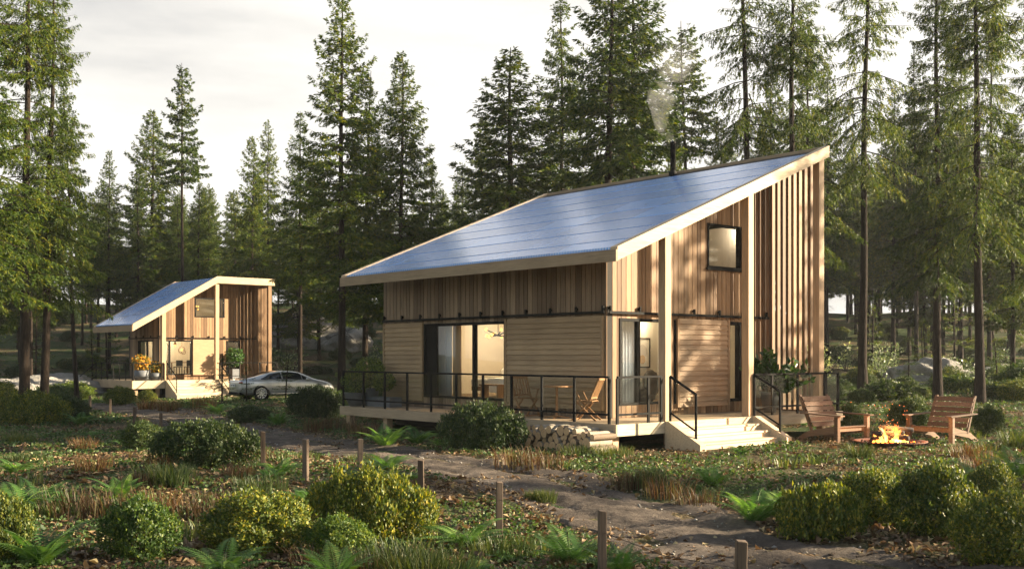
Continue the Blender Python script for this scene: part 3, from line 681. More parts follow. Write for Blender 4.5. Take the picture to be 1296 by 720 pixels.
# inside
def sputnik(label, loc, r, nb, cord, seed):
    t = thing('ceiling_lamp', label, 'lamp', loc); rs = random.Random(seed); m = MB(); m.tube([(0, 0, 0), (0, 0, cord)], .012, 6); m.lathe([(.0, -.04), (.04, 0), (0, .04)], 8)
    tips = []
    for i in range(nb):
        a = 6.283 * i / nb + rs.uniform(-.2, .2); e = rs.uniform(-.35, .5); L = r * rs.uniform(.7, 1.05); d = Vector((math.cos(a) * math.cos(e), math.sin(a) * math.cos(e), math.sin(e))); m.tube([(0, 0, 0), d * L], .016, 5); tips.append(d * L)
    m.build('frame', M['black'], t)
    for p in tips:
        b = MB(); b.blob(p, (.036, .036, .046), 8, 6, 0); b.build('bulb', M['bulb'], t, True)
    return t
sputnik('black branching ceiling lamp with glowing bulbs behind the sliding door of the large house', hloc(H1, 1.5, 5.6, DZ + 1.98), .42, 10, .72, 2)
curtain('curtain', 'blue grey sheer curtain hanging at the left of the large sliding door', 'curtain', hloc(H1, .42, 6.30, 0), HA, .62, DZ + .3, DZ + 2.6, .035, 6, M['curt_b'])
curtain('curtain', 'narrow tan curtain gathered beside the blue grey one behind the large sliding door', 'curtain', hloc(H1, .48, 5.96, 0), HA, .32, DZ + .3, DZ + 2.6, .035, 4, M['curt_t'])
curtain('curtain', 'pale sheer curtain behind the corner glass door, left of the framed picture', 'curtain', hloc(H1, .95, .45, 0), HA, .5, DZ + .3, DZ + 2.6, .03, 5, M['curt_b'], 'x')
t = thing('daybed', 'white blanket covered daybed inside behind the large sliding door', 'bed', hloc(H1, 1.9, 5.75, DZ + .26), HA)
mb = MB(); mb.box(-.5, .5, -.9, .9, .18, .3); [mb.box(x - .03, x + .03, y - .03, y + .03, 0, .18) for x in (-.45, .45) for y in (-.85, .85)]; mb.build('frame', M['teak'], t)
mb = MB(); mb.box(-.52, .52, -.92, .92, .3, .52); mb.build('mattress', M['white_fab'], t, bevel=.04)
mb = MB(); mb.blob((.32, -.5, .66), (.12, .3, .2), 12, 8, .05, 3); mb.blob((.32, .3, .66), (.12, .3, .2), 12, 8, .05, 4); mb.build('pillow', M['white_fab'], t, True)
mb = MB(); mb.hexa([(-.58, -.75, .12), (-.56, .1, .16), (-.54, .1, .16), (-.55, -.75, .12), (-.58, -.75, .54), (-.56, .1, .54), (.1, .1, .56), (.1, -.75, .56)]); mb.build('blanket', M['white_fab'], t, bevel=.02)
t = thing('bench', 'low pale wooden bench standing in front of the daybed', 'bench', hloc(H1, .85, 5.05, DZ + .26), HA)
mb = MB(); mb.box(-.16, .16, -.4, .4, .36, .4); mb.build('seat', M['teak'], t)
for y in (-.34, .34):
    mb = MB(); mb.box(-.13, .13, y - .02, y + .02, 0, .36); mb.build('leg', M['teak'], t)
def picture(label, loc, rz, w, h, kind):
    t = thing('framed_picture', label, 'picture', loc, rz)
    f = MB(); s = .03
    f.box(-w / 2, w / 2, -.03, 0, -h / 2, -h / 2 + s); f.box(-w / 2, w / 2, -.03, 0, h / 2 - s, h / 2); f.box(-w / 2, -w / 2 + s, -.03, 0, -h / 2 + s, h / 2 - s); f.box(w / 2 - s, w / 2, -.03, 0, -h / 2 + s, h / 2 - s); f.build('frame', M['black'], t)
    c = MB(); c.box(-w / 2 + s, w / 2 - s, -.012, -.004, -h / 2 + s, h / 2 - s)
    m, nt, out = new_mat('abstract_print'); p = N(nt, 'ShaderNodeBsdfPrincipled', Roughness=.6); tc = nt.nodes.new('ShaderNodeTexCoord'); sp = nt.nodes.new('ShaderNodeSeparateXYZ'); nt.links.new(tc.outputs['Object'], sp.inputs[0])
    def disc(cx, cz, r):
        a = math_n(nt, 'POWER', math_n(nt, 'SUBTRACT', sp.outputs[0], cx), 2.); b = math_n(nt, 'POWER', math_n(nt, 'SUBTRACT', sp.outputs[2], cz), 2.)
        return math_n(nt, 'LESS_THAN', math_n(nt, 'ADD', math_n(nt, 'SQRT', math_n(nt, 'ADD', a, b)), math_n(nt, 'MULTIPLY', noise(nt, tc.outputs['Object'], 7, 3), .06)), r)
    c1 = mix_rgb(nt, (.72, .68, .6), (.52, .48, .43), disc(.0, .03, h * .27)); c2 = mix_rgb(nt, c1, (.46, .27, .09), disc(-.01, -h * .22, h * .19))
    nt.links.new(c2, p.inputs['Base Color']); nt.links.new(p.outputs[0], out.inputs[0]); c.build('print', m, t); return t
picture('black framed abstract print with a brown shape on the wall behind the corner glass door', hloc(H1, 3.95, 2.49, DZ + 1.5), HA, .58, .80, 0)
t = thing('armchair', 'dark grey rounded armchair behind the corner glass door under the framed picture', 'armchair', hloc(H1, 2.75, 1.5, DZ + .10), HA + R(200))
mb = MB(); mb.blob((0, 0, .3), (.42, .42, .22), 14, 8, .05, 1); mb.build('seat', M['grey_fab'], t, True)
mb = MB(); mb.blob((.0, .3, .62), (.44, .16, .36), 14, 8, .06, 2); mb.build('backrest', M['grey_fab'], t, True)
for sx in (-1, 1):
    mb = MB(); mb.blob((.36 * sx, .02, .45), (.11, .36, .2), 12, 8, .05, 5); mb.build('armrest', M['grey_fab'], t, True)
lamp_light('room_lamp', hloc(H1, 1.7, 5.2, DZ + 2.1), 32, rad=.25); lamp_light('room_lamp', hloc(H1, 3.6, 7.2, DZ + 2.2), 20, rad=.25)
lamp_light('picture_lamp', hloc(H1, 3.9, 2.2, DZ + 2.3), 6, (1, .78, .5), .05); lamp_light('room_lamp', hloc(H1, 2.2, 1.2, DZ + 2.4), 9, rad=.2)
lamp_light('upstairs_lamp', hloc(H1, 5.7, .7, DZ + 4.75), 9, (1, .8, .58), .12)
t = thing('wall_lamp', 'small glowing wall lamp at the left edge of the upstairs window', 'lamp', hloc(H1, 3.72, .9, DZ + 4.1), HA)
mb = MB(); mb.lathe([(.035, -.09), (.035, .09)], 10); mb.build('lamp_shade', M['bulb'], t); mb = MB(); mb.beam((0, 0, .1), (0, 0, -.32), .02, .02); mb.build('stem', M['black'], t)

t = thing('wardrobe', 'tall brown wardrobe inside the upstairs window of the large house', 'wardrobe', hloc(H1, 4.38, 1.55, DZ + 2.81), HA)
mb = MB(); mb.box(-.32, .32, -.5, .5, .0, 1.95); mb.build('cabinet', plain('wardrobe_brown', (.13, .085, .05), .6), t, bevel=.01)
for x in (-.16, .16): mb = MB(); mb.box(x - .155, x + .155, -.525, -.502, .04, 1.91); mb.build('door', plain('wardrobe_door_brown', (.16, .105, .062), .5), t)
# ------------------------------------------------------------------ the far house
H2 = thing('timber_house', 'smaller distant timber house beside the silver car, its roof ending in a level section', 'house', (-21.1, 58.8, DZ - 1.0), HA)
D2 = 1.0; KX, EX, UY = 5.06, 8.78, 6.15
rz2 = lambda x: D2 + (3.09 + .575 * x if x < KX else 6.0)
rf = MB(); slab(rf, .05, KX, .05, UY - .05, rz2, -.04, -.3); slab(rf, KX, EX - .05, .05, UY - .05, rz2, -.04, -.3); roof = rf.build('roof', M['dark'], H2); rf = MB(); slab(rf, .052, KX, .052, UY - .052, rz2, -.302, -.32); slab(rf, KX, EX - .052, .052, UY - .052, rz2, -.302, -.32); rf.build('soffit', M['fascia_x'], roof)
f = MB(); f.box(0, .05, 0, UY, rz2(0) - .33, rz2(0)); f.build('fascia', M['fascia_y'], roof)
for ya in (0, UY - .05):
    f = MB(); slab(f, .051, KX, ya, ya + .05, rz2, .05, -.35, .6); slab(f, KX, EX, ya, ya + .05, rz2, .05, -.35, .6)
    yb = ya + .051 if ya == 0 else ya - .141; slab(f, .051, KX, yb, yb + .14, rz2, .049, -.03, .6); f.build('fascia', M['fascia_x'], roof)
f = MB(); f.box(EX - .05, EX - .002, .052, UY - .052, rz2(9) - .35, rz2(9) + .045); f.build('fascia', M['fascia_y'], roof)
xs = np.linspace(.1, KX - .06, 6)
for xa, xb in zip(xs[:-1], xs[1:]):
    ys = np.linspace(.2, UY - .2, 5)
    for ya, yb in zip(ys[:-1], ys[1:]): p_ = MB(); slab(p_, xa + .03, xb - .03, ya + .0015, yb - .0015, rz2, .03, -.03); p_.build('solar_panel', M['solar'], roof)
WX, WY, WE, WB = 2.15, 1.45, 8.5, 6.05
wall(H2, M['plank_grey'], 'y', WX, 1, WY, WB, D2 + .002, lambda a: rz2(WX) - .325, [(WY + .9, WY + 3.2, D2 + .28, D2 + 2.3)])
b0 = WX
gop = [(b0 + .3, b0 + 1.98, D2 + .28, D2 + 2.3), (b0 + 4.16, b0 + 5.06, D2 + .28, D2 + 2.3), (b0 + 2.15, b0 + 4.05, D2 + 3.68, D2 + 4.83)]
seg = lambda a: rz2(a) - .325
bo, ba = plank_wall('x', WY, 1, WX + .003, KX, D2 + .002, seg, [(o[0], min(o[1], KX), o[2], o[3]) for o in gop if o[0] < KX]); o_ = bo.build('wall', M['plank'], H2); ba.build('wall_core', M['dark'], o_)
bo, ba = plank_wall('x', WY, 1, KX, WE, D2 + .002, seg, [(max(o[0], KX), o[1], o[2], o[3]) for o in gop if o[1] > KX]); o_ = bo.build('wall', M['plank'], H2); ba.build('wall_core', M['dark'], o_)
wall(H2, M['plank'], 'y', WE, -1, WY + .01, WB, .0, lambda a: rz2(WE) - .325, []); wall(H2, M['plank'], 'x', WB, -1, WX, KX, .0, seg, []); wall(H2, M['plank'], 'x', WB, -1, KX, WE, .0, seg, [])
opening(H2, 'sliding_door', 'y', WX, 1, WY + .9, WY + 3.2, D2 + .28, D2 + 2.3, mull=(WY + 1.9,))
opening(H2, 'sliding_door', 'x', WY, 1, gop[0][0], gop[0][1], D2 + .28, D2 + 2.3, mull=(b0 + .62,))
opening(H2, 'door', 'x', WY, 1, gop[1][0], gop[1][1], D2 + .28, D2 + 2.3); opening(H2, 'window', 'x', WY, 1, gop[2][0], gop[2][1], D2 + 3.68, D2 + 4.83, mull=(b0 + 3.75,))
pn = MB(); pn.box(b0 + 2.02, b0 + 3.5, WY - .07, WY - .03, D2 + .2, D2 + 2.36); pn.build('cladding_panel', M['lap_x'], H2)
track(H2, 'x', WY, -1, WX, b0 + 6.1, D2 + 2.43, 1.0); track(H2, 'y', WX, -1, WY, WB, D2 + 2.43, 1.0)
for x in (1.87, 5.1): mb = MB(); mb.box(x - .11, x + .11, .1, .32, D2 + .001, rz2(x) - .2); mb.build('post', M['post'], H2)
mb = MB(); [mb.box(8.42, 8.54, .3 + i * .17 - .035, .3 + i * .17 + .035, D2 + .02, rz2(8.4) - .3) for i in range(7)]; mb.box(8.38, 8.6, .06, .24, D2 + .001, rz2(8.4) - .3); mb.build('slat_screen', M['plank'], H2)
dk = MB(); deck_boards(dk, .04, WX - .003, .04, UY, D2, 'y'); deck_boards(dk, WX, 9.0, .04, WY - .003, D2, 'x'); deck = dk.build('deck', M['deck'], H2)
mb = MB(); mb.box(0, .038, 0, UY, D2 - .45, D2 + .004); mb.build('deck_edge', M['deck'], deck)
for xa, xb in ((.04, 1.88), (5.2, 9.0)): mb = MB(); mb.box(xa, xb, 0, .038, D2 - .45, D2 + .004); mb.build('deck_edge', M['deck_x'], deck)
for x, y in ((.3, .3), (.3, 3), (.3, 5.8), (1.6, .4), (6.5, .4), (8.7, .4)): mb = MB(); mb.box(x - .1, x + .1, y - .1, y + .1, -.6, D2 - .04); mb.build('deck_support', M['post'], deck)
mb = MB(); mb.box(2.4, 8.3, 1.7, 5.9, -.6, D2 - .05); mb.build('shade_dark_foundation', M['dark'], H2)  # plinth again near-black to put shade under the deck
railing(H2, [(.05, .12 + .95 * i) for i in range(6)], D2, glass_=False, size=.075); railing(H2, [(.1, .06), (1.0, .06), (1.86, .06)], D2, glass_=False); railing(H2, [(5.3, .06), (6.5, .06), (7.8, .06), (8.95, .06)], D2, glass_=False)
tread_stairs(H2, 1.9, 5.25, 0, D2, .02, 6, .28, M['deck_x'], .2)
stair_rail(H2, (1.99, -.05, D2), (1.99, -1.35, D2 - .78)); stair_rail(H2, (5.14, -.05, D2), (5.14, -1.35, D2 - .78)); stair_rail(H2, (.0, 5.6, D2), (-.95, 5.6, D2 - .8))
iw = MB(); iw.box(WX + .2, WE - .2, WY + .2, WB - .2, D2 + .2, D2 + .27); iw.box(WX + .2, WE - .2, WB - .28, WB - .2, D2 + .27, D2 + 2.75); iw.box(WX + .2, WE - .2, WY + .2, WB - .2, D2 + 2.75, D2 + 2.83); iw.box(b0 + 3.2, b0 + 3.28, WY + .2, WB - .2, D2 + .27, D2 + 2.75); iw.box(KX, WE - .2, WB - .4, WB - .3, D2 + 2.84, D2 + 5.4)
iw.box(WX + .2, b0 + 3.2, 4.0, 4.08, D2 + .27, D2 + 2.75); iw.build('interior_wall', M['cream'], H2)
lamp_light('room_lamp', hloc(H2, 3.6, 2.7, D2 + 2.3), 28, rad=.2); lamp_light('room_lamp', hloc(H2, 6.9, 2.8, D2 + 2.2), 6, rad=.15); lamp_light('upstairs_lamp', hloc(H2, 5.4, 3.0, D2 + 4.6), 26, rad=.15)
sputnik('glowing hanging lamp behind the upstairs window of the far house', hloc(H2, 4.7, 2.3, D2 + 4.25), .3, 7, .8, 8)
for lab, x, y, z in (('bare copper pendant lamp by the picture in the far house', 3.5, 2.4, 2.0), ('ring shaped copper pendant lamp over the table in the far house', 4.0, 2.6, 1.75), ('single glowing pendant lamp behind the narrow door of the far house', 6.45, 2.1, 1.75)):
    t = thing('pendant_lamp', lab, 'lamp', hloc(H2, x, y, D2 + z), HA); mb = MB()
    if 'ring' in lab: mb.tube([(.2 * math.cos(a), .02 * math.sin(a * 2), .2 * math.sin(a)) for a in np.linspace(0, 6.283, 20)], .018, 6); mb.tube([(.13 + .13 * math.cos(a), .05, -.14 + .13 * math.sin(a)) for a in np.linspace(0, 6.283, 16)], .016, 6)
    else: mb.lathe([(.02, .25), (.09, .08), (.08, .06)], 10)
    mb.tube([(0, 0, .2), (0, 0, 2.72 - z)], .01, 5); mb.build('frame', M['teak'], t)
    mb = MB(); mb.blob((0, 0, 0), (.06, .06, .07), 8, 6, 0); mb.build('bulb', M['bulb'], t, True)
picture('small framed print on the wall behind the glass door of the far house', hloc(H2, 3.25, 3.98, D2 + 1.6), HA, .9, 1.1, 0)
t = thing('dining_table', 'dark dining table behind the glass door of the far house', 'table', hloc(H2, 4.1, 3.1, D2 + .27), HA); mb = MB(); mb.box(-.75, .75, -.4, .4, .70, .74); mb.build('tabletop', M['teak'], t)
for x in (-.65, .65):
    for y in (-.33, .33): mb = MB(); mb.box(x - .03, x + .03, y - .03, y + .03, 0, .7); mb.build('leg', M['teak'], t)
def dining_chair():
    t = thing('dining_chair', 'x', 'chair'); mb = MB(); mb.box(-.2, .2, -.2, .2, .43, .47); mb.build('seat', M['grey_fab'], t); mb = MB(); mb.box(-.2, .2, -.22, -.19, .5, .86); mb.build('backrest', M['grey_fab'], t)
    for x in (-.17, .17):
        for y in (-.17, .17): mb = MB(); mb.box(x - .016, x + .016, y - .016, y + .016, 0, .43); mb.build('leg', M['black'], t)
    return t
dc = Kind(dining_chair()); dc.put(hloc(H2, 3.7, 2.45, D2 + .27), HA, label='left of two grey dining chairs at the table inside the far house', group='dining chairs in the far house'); dc.put(hloc(H2, 4.35, 2.45, D2 + .27), HA, label='right of two grey dining chairs at the table inside the far house', group='dining chairs in the far house')
def flowerpot(label, loc, s, seed):
    t = thing('flower_pot', label, 'flower pot', loc, HA); mb = MB(); mb.lathe([(0, 0), (.3 * s, 0), (.42 * s, .5 * s), (.38 * s, .5 * s), (.3 * s, .45 * s), (0, .45 * s)], 18); mb.build('pot', M['pot'], t, True)
    V, Fq, rr = ball_foliage(900, (0, 0, .85 * s), .46 * s, .13, seed, .85, .4); mesh_obj('flowers', V, Fq, rr, M['flower'], t); return t
flowerpot('large grey pot overflowing with orange flowers on the deck of the far house', hloc(H2, .75, .55, D2), 1.15, 21); flowerpot('smaller grey pot with orange flowers on the deck of the far house, nearer the post', hloc(H2, 1.5, .5, D2), .85, 22)
t = thing('potted_plant', 'small leafy tree in a square grey pot behind the silver car', 'potted plant', hloc(H2, 6.5, .75, D2), HA); mb = MB(); mb.box(-.25, .25, -.25, .25, 0, .6); mb.build('pot', M['pot'], t); mb = MB(); mb.tube([(0, 0, .5), (0, 0, 1.2)], .03, 6); mb.build('stem', M['bark'], t)
V, Fq, rr = ball_foliage(900, (0, 0, 1.3), .55, .15, 23, 1, .3); mesh_obj('foliage', V, Fq, rr, M['glossy'], t)
# ------------------------------------------------------------------ car
def car():
    t = thing('parked_car', 'silver fastback car parked beside the far house, seen from behind and its right side', 'car')
    st = [  # x, bottom, belt, half width at sill, belt half width, roof z, roof half width
        (-2.47, .42, .86, .62, .66, .92, .50), (-2.40, .30, .92, .82, .80, 1.0, .64), (-2.1, .24, .97, .92, .87, 1.06, .68), (-1.6, .22, .99, .96, .90, 1.17, .66), (-1.1, .2, .985, .96, .91, 1.305, .64), (-.5, .2, .97, .95, .91, 1.41, .62), (0, .2, .955, .95, .91, 1.435, .61), (.5, .2, .945, .95, .91, 1.39, .61), (.95, .2, .94, .95, .91, 1.23, .63), (1.25, .2, .935, .955, .90, 1.06, .68), (1.45, .2, .92, .96, .885, .975, .74), (1.9, .22, .86, .955, .85, .90, .66), (2.25, .24, .76, .90, .78, .80, .55), (2.44, .32, .62, .74, .66, .66, .45), (2.5, .4, .54, .55, .5, .56, .3)]
    vs = []; fs = []
    for x, zb, zl, w, wl, zr, wr in st:
        sec = [(0, zb), (w * .7, zb), (w * .97, zb + .1), (w, (zb + zl) * .5), (w * .99, zl - .12), (wl, zl), (wl * .4 + wr * .6, zl + (zr - zl) * .62), (wr, zr - (zr - zl) * .1), (wr * .6, zr - .008), (0, zr)]
        ring = [(x, -y, z) for y, z in sec] + [(x, y, z) for y, z in sec[-2:0:-1]]; vs += ring
    n = 18
    for i in range(len(st) - 1):
        for k in range(n): fs.append((i * n + k, i * n + (k + 1) % n, (i + 1) * n + (k + 1) % n, (i + 1) * n + k))
    fs += [tuple(range(n - 1, -1, -1)), tuple(range((len(st) - 1) * n, len(st) * n))]
    b = MB(); b.add(vs, fs, .5)
    m, nt, out = new_mat('silver_paint'); p = N(nt, 'ShaderNodeBsdfPrincipled', Roughness=.3, Metallic=.55); p.inputs['Base Color'].default_value = (.50, .49, .47, 1); p.inputs['Coat Weight'].default_value = 1; p.inputs['Coat Roughness'].default_value = .04
    nt.links.new(ramp(nt, [(.3, (.44, .43, .41)), (.7, (.56, .55, .53))], noise(nt, coords(nt), 3, 5)).outputs[0], p.inputs['Base Color']); nt.links.new(p.outputs[0], out.inputs[0])
    body = b.build('body', m, t, True); sd = body.modifiers.new('sub', 'SUBSURF'); sd.levels = sd.render_levels = 2
    X = [s[0] for s in st]; I = lambda x, c: float(np.interp(x, X, [s[c] for s in st]))
    def side(x, f, sg):
        zl, wl, zr, wr = I(x, 2), I(x, 4), I(x, 5), I(x, 6); zz = zl + (zr - zl) * f
        w = np.interp(f, [0, .62, .9, 1], [wl, wl * .4 + wr * .6, wr, wr * .9]); return (x, sg * (w + .012), zz)
    gm, nt, out = new_mat('car_glass'); p = N(nt, 'ShaderNodeBsdfPrincipled', Roughness=.03); p.inputs['Base Color'].default_value = (.012, .015, .016, 1); nt.links.new(p.outputs[0], out.inputs[0])
    for sg in (-1, 1):
        for (xa, xb) in ((-1.45, -.42), (-.36, .62), (.66, 1.02)):
            w = MB(); xs = np.linspace(xa, xb, 10); V = []; 
            for x in xs:
                hi = .80 if xa > -1 else np.interp(x, [-1.45, -1.0], [.28, .80])
                hi = min(hi, np.interp(x, [.5, 1.05], [.8, .30]))
                for f in np.linspace(.10, max(hi, .14), 4): V.append(side(x, f, sg))
            w.add(V, [(i * 4 + k, i * 4 + k + 1, i * 4 + k + 5, i * 4 + k + 4) for i in range(9) for k in range(3)], .5); w.build('window', gm, t, True)
    w = MB(); V = []
    for x in np.linspace(-2.0, -.85, 9):
        for f in np.linspace(-.8, .8, 7): V.append((x, f * I(x, 6), I(x, 5) + .016 - .05 * abs(f) ** 3))
    w.add(V, [(i * 7 + k, i * 7 + k + 1, i * 7 + k + 8, i * 7 + k + 7) for i in range(8) for k in range(6)], .5); w.build('rear_window', gm, t, True)
    w = MB(); V = []
    for x in np.linspace(.62, 1.3, 7):
        for f in np.linspace(-.85, .85, 7): V.append((x, f * I(x, 6), I(x, 5) + .014 - .05 * abs(f) ** 3))
    w.add(V, [(i * 7 + k, i * 7 + k + 1, i * 7 + k + 8, i * 7 + k + 7) for i in range(6) for k in range(6)], .5); w.build('windscreen', gm, t, True)
    red = plain('tail_lamp_red', (.45, .02, .015), .15, 0, .1, 5, 0); white = plain('number_plate_white', (.8, .8, .78), .5, 0, .03, 5, 0); chrome = plain('wheel_alloy', (.72, .71, .69), .25, .85, .05, 5, 0)
    for sg in (-1, 1):
        l = MB(); l.blob((-2.36, sg * .66, .86), (.1, .17, .055), 12, 8, 0); l.build('tail_lamp', red, t, True)
    pl = MB(); pl.box(-2.512, -2.49, -.26, .26, .66, .79, .5); pl = pl.build('number_plate', white, t)
    for k, y in enumerate((-.19, -.12, -.05, .05, .12, .19)):
        ch = MB(); ch.box(-2.516, -2.5125, y - .02, y + .02, .69, .76); ch.build('character', M['black'], pl)
    bp = MB(); bp.box(-2.46, -2.2, -.7, .7, .24, .42); bp.build('bumper', M['black'], t, bevel=.05)
    sl = MB(); [sl.box(-1.0, 1.0, s_ * .955 - .012, s_ * .955 + .012, .30, .36) for s_ in (-1, 1)]; sl.build('sill_trim', chrome, t, bevel=.01)
    for sg in (-1, 1):
        mr = MB(); mr.blob((.88, sg * 1.0, 1.0), (.1, .11, .07), 10, 7, 0); mr.build('mirror', m, t, True)
        for x in (-1.46, 1.46):
            ar = MB(); ar.lathe([(.36, -.02), (.405, -.02), (.405, .012), (.36, .012)], 30); ar.v = [(x + a, sg * (.935 + c_), .36 + b_) for a, b_, c_ in ar.v]; ar.build('wheel_arch', M['black'], t)
            wb = MB(); prof = [(.2, -.2), (.33, -.2), (.36, -.15), (.36, .0), (.345, .03), (.265, .03), (.265, -.02)]; wb.lathe(prof, 30); wb.v = [(x + a, sg * (.935 + c_), .36 + b_) for a, b_, c_ in wb.v]; ty = wb.build('tyre', M['black'], t, True)
            rm = MB(); rm.lathe([(.265, -.02), (.268, .028), (.25, .028), (.245, -.03), (0, -.03)], 30)
            for k in range(10):
                a = 6.283 * k / 10; d = Vector((math.cos(a), math.sin(a), 0)); rm.beam(d * .03 + Vector((0, 0, .012)), d * .255 + Vector((0, 0, .02)), .052, .02, (0, 0, 1))
            rm.lathe([(.055, -.02), (.05, .03), (0, .032)], 14); rm.v = [(x + a, sg * (.935 + c_), .36 + b_) for a, b_, c_ in rm.v]; rm.build('rim', chrome, ty)
            dk = MB(); dk.lathe([(0, -.031), (.24, -.029)], 20); dk.v = [(x + a, sg * (.935 + c_ + .002), .36 + b_) for a, b_, c_ in dk.v]; dk.build('brake_disc', M['dark'], ty)
    return t
cr = car(); CA = R(36); wx, wy, _ = gat(331, 50.0)
h_ = Vector((math.cos(CA), math.sin(CA), 0)); rt = Vector((h_.y, -h_.x, 0)); c_ = Vector((wx, wy, 0)) + h_ * 1.46 - rt * .94
cr.location = (c_.x, c_.y, CAMZ - (507 - HY) / F_PX * 50); cr.rotation_euler = (0, 0, CA)

# ------------------------------------------------------------------ lounge chairs and fire
def lounge():
    t = thing('lounge_chair', 'x', 'chair'); W = .47          # faces +x
    s = MB()
    for i in range(6): a = .42 - i * .115; s.beam((a, -W + .06, .36 - i * .028), (a, W - .06, .36 - i * .028), .105, .024)
    s.build('seat', M['cedar'], t)
    b = MB()
    for i in range(6):
        z = .34 + i * .118; x = -.22 - i * .052; b.hexa([(x + .0, -W + .03, z), (x + .03, -W + .03, z), (x + .03, W - .03, z), (x, W - .03, z), (x - .05, -W + .03, z + .100), (x - .02, -W + .03, z + .100), (x - .02, W - .03, z + .100), (x - .05, W - .03, z + .100)])
    for y in (-W + .05, W - .05): b.beam((-.24, y, .2), (-.57, y, 1.06), .05, .05)
    b.build('backrest', M['cedar'], t)
    for sg in (-1, 1):
        y = sg * W
        l = MB(); l.box(.40, .49, y - .045, y + .045, 0, .60); l.build('leg', M['cedar'], t, bevel=.006)
        l = MB(); l.prism([(.41, .39), (-.35, .22), (-.72, 0), (-.5, 0), (-.30, .10), (.41, .22)], lambda a, z: (a, y - sg * .05 - .018, z), lambda a, z: (a, y - sg * .05 + .018, z)); l.build('side_rail', M['cedar'], t)
        l = MB(); l.hexa([(.58, y - .07, .602), (-.5, y - .05, .632), (-.5, y + .05, .632), (.58, y + .07, .602), (.58, y - .07, .632), (-.5, y - .05, .662), (-.5, y + .05, .662), (.58, y + .07, .632)]); l.build('armrest', M['cedar'], t, bevel=.006)
    l = MB(); l.box(.405, .43, -W + .05, W - .05, .25, .345); l.build('apron', M['cedar'], t); return t
lc = Kind(lounge()); LG = 'low wooden lounge chairs by the fire'
def put_l(x, y, a, lab): lc.put((x, y, gz(x, y)), a, (1.12, 1.12, 1.0), lab, LG)
put_l(7.62, 25.0, math.atan2(-.83, .56), 'low slatted wooden lounge chair left of the fire, nearer the house steps')
put_l(10.02, 24.7, math.atan2(-.62, -.78), 'low slatted wooden lounge chair right of the fire, its back to the forest')
FX, FY = 8.42, 23.6; FZ = gz(FX, FY)
t = thing('fire_pit', 'shallow rusty round fire bowl on the ground between the two lounge chairs', 'fire pit', (FX, FY, FZ))
rust = plain('rusty_steel', (.15, .06, .035), .8, .2, .5, 6, .4)
mb = MB(); mb.lathe([(0, .02), (.55, .03), (.74, .10), (.80, .115), (.80, .095), (.74, .075), (.55, .0), (0, -.02)], 36); mb.build('bowl', rust, t, True)
q = np.random.default_rng(3); V, Fq, rr = leaves(np.stack([q.normal(0, .3, 700), q.normal(0, .3, 700), np.full(700, .05)], -1), q.normal(size=(700, 3)), .07, .7, q); tag(mesh_obj('ash_and_charcoal', V, Fq, rr, plain('charcoal', (.02, .018, .017), .9), t), kind='stuff')
char = plain('charred_wood', (.03, .022, .018), .9, 0, .5, 12, .6); glow = emit('glowing_ember', (1, .16, .02), 3.)
lk = []
for i, (a, x, y) in enumerate(((.4, -.1, .05), (2.0, .12, -.05), (-.7, 0, .12), (1.2, -.25, -.12), (2.7, .2, .14))):
    mb = MB(); d = Vector((math.cos(a), math.sin(a), 0)); p = Vector((FX + x, FY + y, FZ + .14 + .05 * i)); mb.tube([p - d * .36, p + d * .02 + Vector((0, 0, .02)), p + d * .36 + Vector((0, 0, .05))], [.06, .068, .055], 9)
    o = mb.build('burning_log', char, None, True); tag(o, 'charred log burning in the fire bowl', 'log', 'charred logs in the fire')
mb = MB()
for k in range(60): x, y = q.normal(0, .24, 2); mb.blob((FX + x, FY + y, FZ + .07 + q.uniform(0, .08)), (.03, .03, .022), 6, 4, .2, k)
tag(mb.build('glowing_coals', glow, None, True), 'glowing red coals under the burning logs in the fire bowl', 'embers', kind='stuff')
fm, nt, out = new_mat('flame'); tc = nt.nodes.new('ShaderNodeTexCoord'); sp = nt.nodes.new('ShaderNodeSeparateXYZ'); nt.links.new(tc.outputs['Generated'], sp.inputs[0])
e = N(nt, 'ShaderNodeEmission', Strength=2.); nt.links.new(ramp(nt, [(0, (1, .55, .14)), (.45, (1, .33, .05)), (1, (.8, .10, .01))], sp.outputs[2]).outputs[0], e.inputs[0]); tr = nt.nodes.new('ShaderNodeBsdfTransparent'); ms = nt.nodes.new('ShaderNodeMixShader')
a_ = math_n(nt, 'MULTIPLY', ramp(nt, [(.34, (0, 0, 0)), (.66, (1, 1, 1))], noise(nt, coords(nt, (11, 11, 3.5)), 1.2, 4)).outputs[0], ramp(nt, [(0, (.75, .75, .75)), (.45, (.6, .6, .6)), (1, (.06, .06, .06))], sp.outputs[2]).outputs[0])
nt.links.new(a_, ms.inputs[0]); nt.links.new(tr.outputs[0], ms.inputs[1]); nt.links.new(e.outputs[0], ms.inputs[2]); nt.links.new(ms.outputs[0], out.inputs[0])
fl = MB()
for k in range(15):
    x, y = q.normal(0, .15, 2); h = (.56 - 1.2 * math.hypot(x, y)) * q.uniform(.55, 1.05); h = max(h, .16); w = q.uniform(.035, .075); ph = q.uniform(0, 6)
    n = 9; pts = []; rad = []
    for i in range(n):
        s = i / (n - 1); pts.append((FX + x + .06 * s * math.sin(ph + 5 * s), FY + y + .06 * s * math.cos(ph * 1.3 + 4 * s), FZ + .08 + h * s)); rad.append(w * (1 - s) ** .7 * (.75 + .9 * s) + .003)
    fl.tube(pts, rad, 8)
tag(fl.build('flames', fm, None, True), 'orange flames rising from the logs in the fire bowl', 'fire')
sp_ = MB()
for k in range(38): z = .3 + .75 * q.random() ** 1.4; sp_.blob((FX + q.normal(0, .08 + .22 * z), FY + q.normal(0, .15), FZ + z), (.005, .005, .008), 5, 3, 0)
